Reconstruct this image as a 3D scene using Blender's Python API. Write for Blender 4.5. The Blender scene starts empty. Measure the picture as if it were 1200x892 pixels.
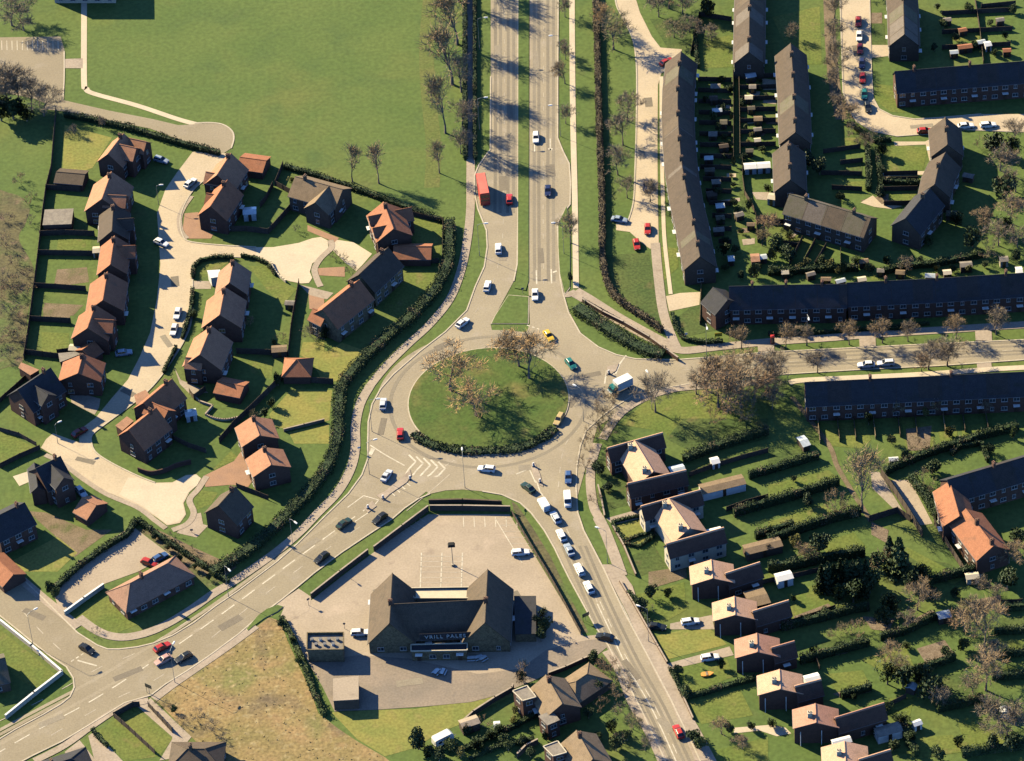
import bpy, math, random
from mathutils import Vector, Matrix
from mathutils.geometry import tessellate_polygon
rnd = random.Random(7)
R = math.radians
S = bpy.context.scene
C = S.collection

# ------------------------------------------------------------------ camera
# an aircraft about 600 m up looking down at 41 degrees with a long lens
F_PX, PITCH, ROLL, DIST = 4500.0, R(41), R(4), 937.0
R0 = Vector((1, 0, 0)); U0 = Vector((0, math.sin(PITCH), math.cos(PITCH))); FW = Vector((0, math.cos(PITCH), -math.sin(PITCH)))
CR = R0*math.cos(ROLL) - U0*math.sin(ROLL)
CU = R0*math.sin(ROLL) + U0*math.cos(ROLL)
CAMP = -FW*DIST
cam = bpy.data.objects.new('camera', bpy.data.cameras.new('camera')); C.objects.link(cam)
m = Matrix.Identity(4)
for i in range(3):
    m[i][0], m[i][1], m[i][2], m[i][3] = CR[i], CU[i], -FW[i], CAMP[i]
cam.matrix_world = m
cam.data.sensor_width = 36; cam.data.lens = 36*F_PX/1200
cam.data.clip_start = 5; cam.data.clip_end = 12000
S.camera = cam

# survey: measured positions of the real place, read off the photograph and set on the ground (or at height z)
TL = dict(A1=(0,0,3.963),B1=(300,0,3.963),C1=(600,0,3.963),D1=(900,0,3.963),A2=(0,225,3.963),B2=(300,225,3.963),C2=(600,225,3.963),D2=(900,225,3.963),
 A3=(0,450,3.963),B3=(300,450,3.963),C3=(600,450,3.963),D3=(900,450,3.963),A4=(0,667,3.963),B4=(300,667,3.963),C4=(600,667,3.963),D4=(900,667,3.963),
 a1=(0,140,7.43),a2=(180,160,7.43),a3=(320,190,5.945),a4=(40,250,7.43),a5=(0,360,5.945),a6=(180,290,5.945),a7=(120,420,5.945),a8=(240,400,7.43),
 b1=(0,520,5.945),b2=(180,480,5.945),b3=(60,610,5.945),b4=(420,650,4.954),b5=(700,490,5.945),b6=(760,620,5.945),b7=(860,742,5.945),b8=(560,760,6.0),
 c1=(760,40,5.945),c2=(760,180,5.945),c3=(900,130,5.945),c4=(1000,130,5.945),c5=(800,300,5.945),c6=(1000,300,5.945),c7=(700,420,5.945),c8=(1000,520,4.955),
 o=(0,0,1.0))
def t(k, *v):
    x0, y0, s = TL[k]
    return [(x0+v[i]/s, y0+v[i+1]/s) for i in range(0, len(v), 2)]
def o(*v): return t('o', *v)
def G(p, z=0.0):
    d = FW*F_PX + CR*(p[0]-600) + CU*(446-p[1])
    k = (z-CAMP.z)/d.z
    q = CAMP + d*k
    return Vector((q.x, q.y, z))
def gdir(p, d):
    """ground heading of an image-space direction at p"""
    a, b = G(p), G((p[0]+d[0], p[1]+d[1]))
    return math.atan2(b.y-a.y, b.x-a.x)
def smooth(pts, closed=False, n=5):
    P = pts; N = len(P); out = []
    rng = range(N if closed else N-1)
    for i in rng:
        p0 = P[(i-1) % N] if closed or i > 0 else P[i]
        p1 = P[i]; p2 = P[(i+1) % N]
        p3 = P[(i+2) % N] if closed or i+2 < N else P[(i+1) % N]
        for j in range(n):
            u = j/n
            out.append(tuple(0.5*((2*p1[c]) + (-p0[c]+p2[c])*u + (2*p0[c]-5*p1[c]+4*p2[c]-p3[c])*u*u + (-p0[c]+3*p1[c]-3*p2[c]+p3[c])*u**3) for c in (0, 1)))
    if not closed: out.append(P[-1])
    return out

# ------------------------------------------------------------------ world, sun, view
SUN_EL = R(30); SUN_AZ = Vector((-0.77, 0.64, 0)).normalized()
w = bpy.data.worlds.new('World'); S.world = w; w.use_nodes = True
nt = w.node_tree; bg = nt.nodes['Background']
sky = nt.nodes.new('ShaderNodeTexSky'); sky.sky_type = 'NISHITA'; sky.sun_disc = False
sky.air_density = 0.6; sky.dust_density = 0.1; sky.ozone_density = 9.0; sky.altitude = 0
sky.sun_elevation = SUN_EL; sky.sun_rotation = math.atan2(SUN_AZ.x, SUN_AZ.y)
nt.links.new(sky.outputs[0], bg.inputs[0]); bg.inputs[1].default_value = 0.11
sl = bpy.data.lights.new('sun', 'SUN'); sl.energy = 5.0; sl.angle = R(0.5); sl.color = (1.0, 0.855, 0.545)
so = bpy.data.objects.new('sun', sl); C.objects.link(so)
sv = SUN_AZ*math.cos(SUN_EL) + Vector((0, 0, math.sin(SUN_EL)))
so.rotation_euler = sv.to_track_quat('Z', 'Y').to_euler()
S.view_settings.view_transform = 'Standard'; S.view_settings.look = 'None'
S.view_settings.exposure = 1.36; S.view_settings.gamma = 1
S.cycles.max_bounces = 4; S.cycles.diffuse_bounces = 0; S.cycles.glossy_bounces = 2

# ------------------------------------------------------------------ materials
MATS = {}
# share of each colour kept, so that albedos stay at real-world values under this exposure
TONE = dict(asphalt=0.98, worn_asphalt=0.95, pale_concrete=1.0, estate_road=0.98, pink_tarmac=0.88, paving=0.9, kerb_stone=0.9, road_paint=1.0, faded_paint=0.95, white_paint=1.0, window_frame=1.0, cream_render=0.9, greenhouse_glass=1.0, sign_white=1.0, flat_roof_felt=0.85, car_white=1.0, car_silver=1.0, garden_lawn=0.78, bright_lawn=0.8)
def mat(name, col, col2=None, scale=1.0, detail=3, rough=0.85, fine=0.0, fine_scale=6.0, bump=0.0, bump_scale=4.0, bump_d=0.08, spec=0.2, extra=None, world=True, lo=0.35, hi=0.65, metal=0.0):
    """two-tone noise material; fine = amount of small value noise on top"""
    if name in MATS: return MATS[name]
    k = TONE.get(name, 0.70)
    col = tuple(c*k for c in col); col2 = tuple(c*k for c in col2) if col2 else None
    extra = [(tuple(c*k for c in e[0]), *e[1:]) for e in (extra or [])]
    M = bpy.data.materials.new(name); M.use_nodes = True; n = M.node_tree.nodes; l = M.node_tree.links
    b = n['Principled BSDF']; b.inputs['Roughness'].default_value = rough; b.inputs['Specular IOR Level'].default_value = spec; b.inputs['Metallic'].default_value = metal
    if world: pos = n.new('ShaderNodeNewGeometry').outputs['Position']
    else: pos = n.new('ShaderNodeTexCoord').outputs['Object']
    def noise(sc, det=3.0):
        q = n.new('ShaderNodeTexNoise'); q.inputs['Scale'].default_value = sc; q.inputs['Detail'].default_value = det
        l.new(pos, q.inputs['Vector']); return q.outputs['Fac']
    cur = None
    if col2 is None: col2 = col
    rp = n.new('ShaderNodeValToRGB'); rp.color_ramp.elements[0].position = lo; rp.color_ramp.elements[1].position = hi
    rp.color_ramp.elements[0].color = (*col, 1); rp.color_ramp.elements[1].color = (*col2, 1)
    l.new(noise(scale, detail), rp.inputs[0]); cur = rp.outputs[0]
    for (c3, sc, a, b3) in (extra or []):
        r2 = n.new('ShaderNodeMapRange'); r2.inputs[1].default_value = a; r2.inputs[2].default_value = b3
        l.new(noise(sc, 4.0), r2.inputs[0])
        mx = n.new('ShaderNodeMix'); mx.data_type = 'RGBA'; l.new(r2.outputs[0], mx.inputs[0]); l.new(cur, mx.inputs[6]); mx.inputs[7].default_value = (*c3, 1); cur = mx.outputs[2]
    if fine:
        r3 = n.new('ShaderNodeMapRange'); r3.inputs[1].default_value = 0.3; r3.inputs[2].default_value = 0.7; r3.inputs[3].default_value = 1-fine; r3.inputs[4].default_value = 1+fine
        l.new(noise(fine_scale, 2.0), r3.inputs[0])
        mu = n.new('ShaderNodeMix'); mu.data_type = 'RGBA'; mu.blend_type = 'MULTIPLY'; mu.inputs[0].default_value = 1
        l.new(cur, mu.inputs[6]); l.new(r3.outputs[0], mu.inputs[7]); cur = mu.outputs[2]
    l.new(cur, b.inputs['Base Color'])
    if bump:
        bp = n.new('ShaderNodeBump'); bp.inputs['Strength'].default_value = bump; bp.inputs['Distance'].default_value = bump_d
        l.new(noise(bump_scale, 3.0), bp.inputs['Height']); l.new(bp.outputs[0], b.inputs['Normal'])
    MATS[name] = M; return M
def paint(name, col, rough=0.35, spec=0.5):
    return mat(name, col, tuple(c*0.92 for c in col), scale=2.0, rough=rough, spec=spec, world=False)

# ------------------------------------------------------------------ mesh building
class MB:
    def __init__(s): s.v = []; s.f = []; s.mi = []; s.cur = 0
    def add(s, vs, fs):
        b = len(s.v); s.v.extend([tuple(q) for q in vs])
        for q in fs: s.f.append(tuple(b+i for i in q)); s.mi.append(s.cur)
    def box(s, c, size, rz=0.0, taper=1.0):
        x, y, z = size[0]/2, size[1]/2, size[2]/2; cs, sn = math.cos(rz), math.sin(rz); vs = []
        for k, zz in ((1.0, -z), (taper, z)):
            for a, b in ((-x, -y), (x, -y), (x, y), (-x, y)):
                a *= k; b *= k
                vs.append((c[0]+a*cs-b*sn, c[1]+a*sn+b*cs, c[2]+zz))
        s.add(vs, [(3,2,1,0),(4,5,6,7),(0,1,5,4),(1,2,6,5),(2,3,7,6),(3,0,4,7)])
    def prism(s, poly, z0, z1, bottom=False):
        """poly: xy list; caps triangulated"""
        n = len(poly); A = sum(poly[i][0]*poly[(i+1) % n][1]-poly[(i+1) % n][0]*poly[i][1] for i in range(n))
        if A < 0: poly = poly[::-1]
        vs = [(p[0], p[1], z1) for p in poly]
        tri = tessellate_polygon([[Vector((p[0], p[1], 0)) for p in poly]])
        def up(q):
            a, b, c = (poly[i] for i in q)
            return (b[0]-a[0])*(c[1]-a[1])-(b[1]-a[1])*(c[0]-a[0]) > 0
        s.add(vs, [q if up(q) else q[::-1] for q in tri])
        if z0 is not None and z1-z0 > 0.001:
            s.add([(p[0], p[1], z0) for p in poly]+vs, [(i, (i+1) % n, n+(i+1) % n, n+i) for i in range(n)])
    def profile(s, prof, y0, y1, inset=None):
        """side outline (x,z) pushed out across y"""
        n = len(prof); vs = [(p[0], y0, p[1]) for p in prof]+[(p[0], y1, p[1]) for p in prof]
        s.add(vs, [tuple(range(n)), tuple(range(2*n-1, n-1, -1))]+[((i+1) % n, i, n+i, n+(i+1) % n) for i in range(n)])
    def tube(s, p, q, r0, r1, n=5, cap=True):
        p = Vector(p); q = Vector(q); d = (q-p)
        if d.length < 1e-6: return
        d.normalize(); u = d.orthogonal().normalized(); v = d.cross(u); vs = []
        for c, r in ((p, r0), (q, r1)):
            for i in range(n):
                a = 2*math.pi*i/n; vs.append(c+u*(r*math.cos(a))+v*(r*math.sin(a)))
        fs = [(i, (i+1) % n, n+(i+1) % n, n+i) for i in range(n)]
        if cap: fs += [tuple(range(n-1, -1, -1)), tuple(range(n, 2*n))]
        s.add(vs, fs)
    def mesh(s, name, mats):
        me = bpy.data.meshes.new(name); me.from_pydata(s.v, [], s.f)
        for q in mats: me.materials.append(q)
        if len(mats) > 1: me.polygons.foreach_set('material_index', s.mi)
        me.update(); return me
def tag(ob, label=None, cat=None, group=None, kind=None):
    if label: ob['label'] = label
    if cat: ob['category'] = cat
    if group: ob['group'] = group
    if kind: ob['kind'] = kind
    return ob
def put(name, me, parent=None, loc=None, rz=0.0):
    ob = bpy.data.objects.new(name, me); C.objects.link(ob)
    if parent: ob.parent = parent
    if loc is not None: ob.location = loc
    if rz: ob.rotation_euler = (0, 0, rz)
    return ob
def obj(name, mb, mats, parent=None, loc=None, rz=0.0):
    return put(name, mb.mesh(name, mats if isinstance(mats, list) else [mats]), parent, loc, rz)
def empty(name, loc, rz=0.0):
    e = bpy.data.objects.new(name, None); C.objects.link(e); e.location = loc; e.rotation_euler = (0, 0, rz); e.empty_display_size = 0.5; return e
def struct(name, mb, mats): return tag(obj(name, mb, mats), kind='structure')
ORD = 'first second third fourth fifth sixth seventh eighth ninth tenth eleventh twelfth thirteenth fourteenth fifteenth sixteenth seventeenth eighteenth nineteenth twentieth'.split()
# ------------------------------------------------------------------ ground, roads, paths
GRASS = mat('grass', (0.136,0.190,0.047), (0.110,0.170,0.041), scale=0.05, detail=8, fine=0.17, fine_scale=0.9, bump=0.4, bump_scale=2.5,
            extra=[((0.165,0.19,0.05), 0.03, 0.52, 0.74), ((0.10,0.155,0.042), 0.09, 0.54, 0.74), ((0.19,0.18,0.065), 0.045, 0.64, 0.8)])
LAWN = mat('garden_lawn', (0.118,0.165,0.033), (0.175,0.195,0.046), scale=0.12, detail=5, fine=0.25, fine_scale=1.5, bump=0.4, extra=[((0.22,0.18,0.07), 0.2, 0.6, 0.8)])
LAWN2 = mat('bright_lawn', (0.27,0.245,0.065), (0.20,0.22,0.055), scale=0.15, detail=5, fine=0.2, fine_scale=1.5, extra=[((0.28,0.22,0.08), 0.25, 0.58, 0.8)])
DARK_LAWN = mat('rich_grass', (0.07,0.115,0.03), (0.11,0.145,0.04), scale=0.12, detail=5, fine=0.3, fine_scale=1.5, extra=[((0.17,0.14,0.06), 0.2, 0.6, 0.8)])  # darker green than the other lawns
ASPH = mat('asphalt', (0.315,0.266,0.188), (0.275,0.231,0.166), scale=0.08, detail=6, fine=0.10, fine_scale=2.5, spec=0.15, extra=[((0.34,0.29,0.23), 0.2, 0.55, 0.8), ((0.19,0.17,0.15), 0.35, 0.66, 0.8)])
ASPH2 = mat('pale_asphalt', (0.39,0.327,0.228), (0.345,0.288,0.20), scale=0.08, detail=6, fine=0.10, fine_scale=2.5, spec=0.15, extra=[((0.41,0.35,0.265), 0.2, 0.55, 0.8), ((0.27,0.235,0.18), 0.35, 0.66, 0.8)])
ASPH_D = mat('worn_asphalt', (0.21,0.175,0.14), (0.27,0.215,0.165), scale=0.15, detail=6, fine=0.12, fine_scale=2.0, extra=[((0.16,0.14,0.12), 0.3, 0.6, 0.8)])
PINK = mat('pink_tarmac', (0.415,0.335,0.25), (0.36,0.29,0.215), scale=0.1, detail=6, fine=0.10, fine_scale=2.2, extra=[((0.28,0.22,0.17), 0.25, 0.62, 0.8), ((0.48,0.38,0.29), 0.15, 0.58, 0.8)])
CONC = mat('pale_concrete', (0.52,0.435,0.315), (0.46,0.385,0.285), scale=0.15, detail=5, fine=0.07, fine_scale=2.0, extra=[((0.42,0.35,0.26), 0.25, 0.6, 0.8)])
CONC2 = mat('estate_road', (0.48,0.387,0.27), (0.42,0.34,0.238), scale=0.12, detail=6, fine=0.09, fine_scale=2.2, extra=[((0.35,0.29,0.22), 0.3, 0.62, 0.8)])
PAVE = mat('paving', (0.39,0.315,0.245), (0.33,0.27,0.21), scale=0.2, detail=5, fine=0.12, fine_scale=1.8, extra=[((0.26,0.2,0.15), 0.4, 0.6, 0.8)])
DIRT = mat('bare_earth', (0.27,0.20,0.13), (0.20,0.15,0.09), scale=0.3, detail=5, fine=0.25, fine_scale=2.5, extra=[((0.13,0.14,0.05), 0.25, 0.52, 0.72)])
BRICKP = mat('brick_paving', (0.46,0.27,0.17), (0.40,0.24,0.16), scale=0.4, fine=0.12, fine_scale=4.0)
KERB = mat('kerb_stone', (0.50,0.43,0.33), (0.44,0.38,0.29), scale=0.5, fine=0.12, fine_scale=3)
LINE = mat('road_paint', (0.56,0.50,0.40), (0.43,0.385,0.30), scale=0.8, fine=0.15, fine_scale=3.0)
LINE_F = mat('faded_paint', (0.46,0.40,0.31), (0.36,0.31,0.25), scale=0.5, fine=0.15, fine_scale=3.0)
ROUGH = mat('dry_grass', (0.38,0.26,0.12), (0.27,0.215,0.085), scale=0.1, detail=9, fine=0.26, fine_scale=1.3, bump=0.5, bump_scale=0.9, bump_d=0.2,
            extra=[((0.20,0.15,0.09), 0.11, 0.54, 0.7), ((0.37,0.245,0.12), 0.17, 0.54, 0.72), ((0.24,0.225,0.08), 0.07, 0.56, 0.7), ((0.42,0.33,0.17), 0.6, 0.55, 0.7)])
SOIL = mat('dug_soil', (0.20,0.145,0.10), (0.28,0.215,0.15), scale=0.8, fine=0.3, fine_scale=3)
GBED = mat('dark_ground_cover', (0.025,0.045,0.018), (0.05,0.07,0.03), scale=1.5, fine=0.4, fine_scale=4, bump=0.8)

g = MB(); N = 24
for i in range(N+1):
    for j in range(N+1):
        g.v.append(((i/N-0.5)*6000, (j/N-0.5)*6000+600, 0))
for i in range(N):
    for j in range(N):
        a = i*(N+1)+j; g.f.append((a, a+N+1, a+N+2, a+1)); g.mi.append(0)
struct('ground', g, GRASS)
CNT = {}
def lift(name):
    CNT[name] = CNT.get(name, 0)+1; return 0.00023*CNT[name]
def sheet(name, ma, pts, z, sm=False, base=None, n=5):
    z += lift(name)
    if sm: pts = smooth(pts, True, n)
    mb = MB(); mb.prism([G(p)[:2] for p in pts], base, z); return struct(name, mb, ma)
def strip_pts(pts, width, sm=True):
    """world-space left/right rails of a centre line"""
    P = [G(p).to_2d() for p in (smooth(pts) if sm and len(pts) > 2 else pts)]
    L, Rr = [], []
    for i, p in enumerate(P):
        d = (P[min(i+1, len(P)-1)]-P[max(i-1, 0)]).normalized(); nn = Vector((-d.y, d.x))*width/2
        L.append(p+nn); Rr.append(p-nn)
    return L, Rr
def strip(name, ma, pts, width, z, base=None, sm=True):
    z += lift(name)
    L, Rr = strip_pts(pts, width, sm); mb = MB()
    for i in range(len(L)-1):
        mb.prism([L[i][:], L[i+1][:], Rr[i+1][:], Rr[i][:]], base, z)
    return struct(name, mb, ma)
def kerb(pts, sm=True, wd=0.35, h=0.16):
    return strip('kerb', KERB, pts, wd, h, 0.0, sm)

# --- dual carriageway and roundabout
left_cw = o(575,-140, 575,90, 574.5,176) + o(571,180, 561,194, 556,206, 556,226, 560,245, 570,270, 571,290, 567.5,313, 557,336, 547,364, 522,389, 492,412, 461,439, 446,456, 436,474, 431.5,495, 431,520, 431,538, 424,557, 408,579)
inner_l = o(606,-140, 607.5,60, 607,250, 606,310, 602,330, 590,352, 575,380)
sheet('road', ASPH, left_cw + o(470,600, 520,560, 600,500) + inner_l[::-1], 0.060)
right_cw = o(621,-140, 620.5,100, 619.5,250, 619,330, 621,380, 600,430, 600,480)
outer_r = o(655,-140, 653.5,100, 653.5,162, 660,178, 667,192, 668.5,214, 668,240, 660,250, 653,262, 655,300, 656,325, 660,345, 666,366, 680,391, 701,407, 722,416, 745,421, 792,422)
sheet('road', ASPH, right_cw + o(640,540, 676,585, 700,500, 800,440) + outer_r[::-1], 0.064)
east_n = o(792,422, 840,418.5, 900,413, 1000,408, 1100,403, 1200,398.5, 1380,390)
east_s = o(1380,413, 1200,422, 1100,429, 1000,434, 900,440, 830,446, 780,455, 756,461, 740,465, 719,478, 703,490, 687,505, 680,523, 676,546, 675,571, 677,601, 684,622, 708,668, 731,717, 757,765, 785,818, 813,876, 850,955)
b_left = o(806,955, 777,886, 751,831, 731,793, 713,757, 698,735, 668,680, 659,662, 650,643, 638,622, 623,602, 610,590, 588,580, 565,576)
sheet('road', ASPH, east_n + east_s + b_left + o(542,574, 522,575, 504,579, 470,560, 540,470, 700,440), 0.068)
sw_n = o(408,579, 380,606, 348,638, 324,659, 300,677, 280,692, 252,711, 227,730, 202,745, 180,754, 161,758.5, 140,761, 126,761, 114,756.5)
side_ne = o(114,756.5, 102,749, 91,742, 71,722, 50,701, 33,685, 0,656, -60,600)
side_sw = o(-60,672, 0,722, 20,738, 38,753, 60,770, 78,782, 86,795, 87,806, 82,817, 72,825, 50,838, 18,855, 0,866, -80,902)
sw_s = o(-60,945, 25,893, 38,886, 73,869, 106,849, 146,824, 177,815, 194,802, 220,786, 245,769, 280,743, 303,723, 330,703, 350,687, 368,672, 400,648, 430,628, 459,609, 474,596, 490,585, 504,579)
sheet('road', ASPH2, sw_n + side_ne + side_sw + sw_s + o(470,592, 430,586), 0.072)
for k in (left_cw[1:], inner_l[:5], outer_r, east_n, east_s, b_left, sw_n, side_ne, side_sw, sw_s): kerb(k, False)
# roundabout island and splitter islands, raised grass behind a kerb
cen = G((572.5, 470)); RAD = 19.7
mb = MB(); mb.prism([(cen.x+27.5*math.cos(a*math.pi/36), cen.y+26.5*math.sin(a*math.pi/36)) for a in range(72)], None, 0.0585); struct('road', mb, ASPH)
ring = [(cen.x+RAD*math.cos(a*math.pi/36), cen.y+RAD*math.sin(a*math.pi/36)) for a in range(72)]
mb = MB(); mb.prism(ring, 0.0, 0.22); struct('kerb', mb, KERB)
mb = MB(); mb.prism([(cen.x+(p[0]-cen.x)*0.985, cen.y+(p[1]-cen.y)*0.985) for p in ring], 0.1, 0.30); struct('roundabout_island', mb, mat('island_grass', (0.078,0.138,0.028), (0.112,0.15,0.035), scale=0.15, detail=5, fine=0.25, fine_scale=1.5, bump=0.4, extra=[((0.24,0.19,0.07), 0.1, 0.55, 0.75)]))
def island(pts, ma=GRASS, sm=False, h=0.2):
    sheet('kerb', KERB, pts, h-0.06, sm, 0.0)
    P = smooth(pts, True, 5) if sm else pts
    cx = sum(p[0] for p in P)/len(P); cy = sum(p[1] for p in P)/len(P)
    sheet('verge', ma, [(cx+(p[0]-cx)*0.95, cy+(p[1]-cy)*0.97) for p in P], h, False, 0.0)
sheet('verge', GRASS, o(607.8,-140, 620,-140, 619.5,330, 616,341, 603,338, 607,310), 0.2, False, 0.0)
island(o(596,346, 620,348, 619.5,380, 600,380, 575,380, 580,370))
island(o(302,722, 313,714, 326,709, 333,711, 326,717, 310,725, 296,735, 290,740, 288,738))
island(o(664,241, 668,262, 668.5,300, 668,338, 662,346, 656,322, 654,290, 654,262))
sheet('traffic_island', PAVE, t('B3', 560,520, 600,500, 690,425, 715,400, 722,430, 700,460, 620,515, 590,545), 0.2, False, 0.0)
sheet('traffic_island', PAVE, t('B3', 500,580, 540,545, 560,570, 520,600), 0.2, False, 0.0)
sheet('traffic_island', PAVE, t('C3', 85,375, 105,365, 130,420, 145,480, 125,470, 100,430), 0.2, False, 0.0)
sheet('traffic_island', PAVE, t('c7', 70,60, 150,40, 130,90, 100,110, 60,120), 0.2, False, 0.0)
# --- pavements and paths
strip('path', PAVE, o(551.5,-140, 551.5,120, 551.5,215, 551,250, 547,285, 540,318, 527,351, 503,381, 477,405, 452,430, 434,452), 2.2, 0.11, 0.0)
strip('path', PAVE, o(434,452, 422,474, 416.5,500, 416.5,526, 410,552, 395,578, 372,602, 350,625, 325,646, 300,664, 275,681, 250,696, 226,713, 202,728, 180,739, 160,745, 142,747, 124,744, 108,736, 92,724), 2.3, 0.115, 0.0)
strip('path', PAVE, t('A4', 365,270, 280,200, 200,135, 100,50, 0,-35, -200,-180), 2.2, 0.11, 0.0)
strip('path', CONC, o(670,-140, 670.5,40, 671.5,140, 673.5,230, 674.5,300, 675,338), 1.5, 0.09)
strip('path', PAVE, o(673,342, 690,352, 720,371, 750,388, 780,404, 792,410), 3.6, 0.10, 0.0)
strip('path', PAVE, o(659,346, 668,345, 675,342), 2.0, 0.104, 0.0)
strip('path', PAVE, o(780,404, 800,411, 840,407, 900,401, 960,397, 1040,391, 1120,386, 1200,381, 1380,372), 2.6, 0.112, 0.0)
for px in (897, 1016, 1152): strip('path', PAVE, [(px, 398-(px-900)*0.055), (px+1, 412-(px-900)*0.05)], 4.0, 0.108, 0.0)
for px in (1153,): strip('path', PAVE, [(px, 424), (px+1, 434)], 3.5, 0.108, 0.0)
strip('path', CONC, o(1380,423, 1200,431, 1150,434, 1080,439, 1000,443, 940,446, 925,449), 1.7, 0.11, 0.0)
strip('path', PAVE, o(905,446, 860,450, 820,453, 790,456, 765,463, 745,472, 728,484, 716,498, 706,515), 2.2, 0.11, 0.0)
strip('path', PAVE, o(700,520, 693,545, 692,570, 696,595, 704,610), 2.2, 0.10, 0.0)
sheet('path', PAVE, t('C4', 420,-20, 490,-20, 560,80, 620,265, 725,440, 800,620, 880,760, 950,892, 850,892, 745,640, 620,395, 540,215, 470,80), 0.13, False, 0.0)
strip('path', PAVE, t('C3', 400,620, 430,680, 470,780, 510,892), 2.6, 0.12, 0.0)
strip('path', PAVE, t('A4', 1189,265, 1060,360, 930,450, 800,540, 715,605), 2.0, 0.11, 0.0)
strip('path', PAVE, t('A4', 690,610, 560,645, 440,720, 300,820, 160,892), 1.8, 0.11, 0.0)
strip('path', PAVE, t('C4', 440,380, 500,470, 560,620, 640,760, 700,892), 2.2, 0.11, 0.0)
# light line of kerb between the SW road and pub driveway apron
sheet('driveway', PINK, o(350,690, 365,700, 362,716, 336,730, 328,724, 333,712, 318,722, 303,725, 330,704), 0.080)
# --- park paths, school car park
strip('path', CONC, o(98.5,-40, 98.5,20, 98.5,95, 101,104, 110,110, 161,124, 212,141, 245,149), 1.6, 0.06)
sheet('path', ASPH2, o(76,118, 126,129.5, 180,140, 209,147, 226,146, 247,144, 262,146.5, 272,154, 274,163, 271,174, 262,180, 245,176, 227,171, 176,151, 126,141, 76,131, 50,128, 60,112), 0.07)
strip('kerb', KERB, o(228,144.5, 247,144, 262,146.5, 272,154, 274,163, 271,174), 0.4, 0.12, 0.0)
sheet('car_park', ASPH2, o(-60,45, 71,43, 76,60, 74,130, 40,116, -60,95), 0.065)
sheet('path', PAVE, t('A1', 300,275, 385,272, 385,318, 300,318), 0.068)
strip('kerb', KERB, t('A1', 298,240, 298,360, 292,470), 0.35, 0.14, 0.0)
# --- estate road
est = o(226,178, 267,180, 258,192, 246,206, 226,224, 214,245, 211,262, 214,276, 221,283, 252,287, 300,290, 320,290, 350,285, 366,279.5, 376,278, 384,282, 385,294, 377,302, 366,309, 363,319, 366,326, 362,332, 353,332.5, 340,330, 328,326, 316,311, 300,303, 275,301.5, 250,301, 234,305.5, 227,315, 225.5,340, 224.5,376, 214.5,402, 194,434, 175,457, 150,478, 124,497, 109,509, 107,517, 112,530, 131,543, 161.5,558, 182,566, 202,565.5, 218,557, 230,556, 236,561, 231,569, 222,577, 215,590, 218,603, 211,613, 196,616, 184,607, 161.5,592, 126,577, 96,559, 71,539, 48,525, 54,515, 62,508, 93,519, 92,505, 112,490, 130,468, 150,445, 163,420, 176,390, 184,350, 188,310, 186,280, 184,250, 194,222, 207,203)
sheet('road', CONC2, est, 0.062)
sheet('path', CONC, o(300,290, 320,290, 350,285, 366,279.5, 376,278, 384,282, 385,294, 377,302, 366,309, 363,319, 366,326, 362,332, 353,332.5, 340,330, 328,326, 316,311, 300,303), 0.072)
sheet('path', CONC, o(161,560, 182,567, 202,566.5, 218,558, 230,557, 235,561, 231,569, 221,577, 214,590, 217,603, 210,612, 196,615, 184,606, 168,594, 140,580, 150,560), 0.072)
kerb(o(246,206, 226,224, 214,245, 211,262, 214,276, 221,283, 252,287, 300,290)); kerb(o(300,303, 275,301.5, 250,301, 234,305.5, 227,315, 225.5,340, 224.5,376, 214.5,402, 194,434, 175,457, 150,478, 124,497, 109,509, 107,517, 112,530, 131,543, 161.5,558, 182,566))
strip('path', PAVE, t('A3', 210,330, 290,370, 390,445, 500,515, 640,575, 720,635, 770,672), 1.3, 0.09)
strip('path', PAVE, t('A3', 960,430, 920,490, 880,540, 900,600, 870,650, 800,680), 1.5, 0.09)
strip('path', PAVE, t('a2', 330,520, 262,620, 225,720, 240,830, 290,892), 1.4, 0.09)
strip('path', PAVE, t('B2', 345,225, 350,260, 300,310, 272,360, 285,410, 300,440), 1.6, 0.09)
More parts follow.
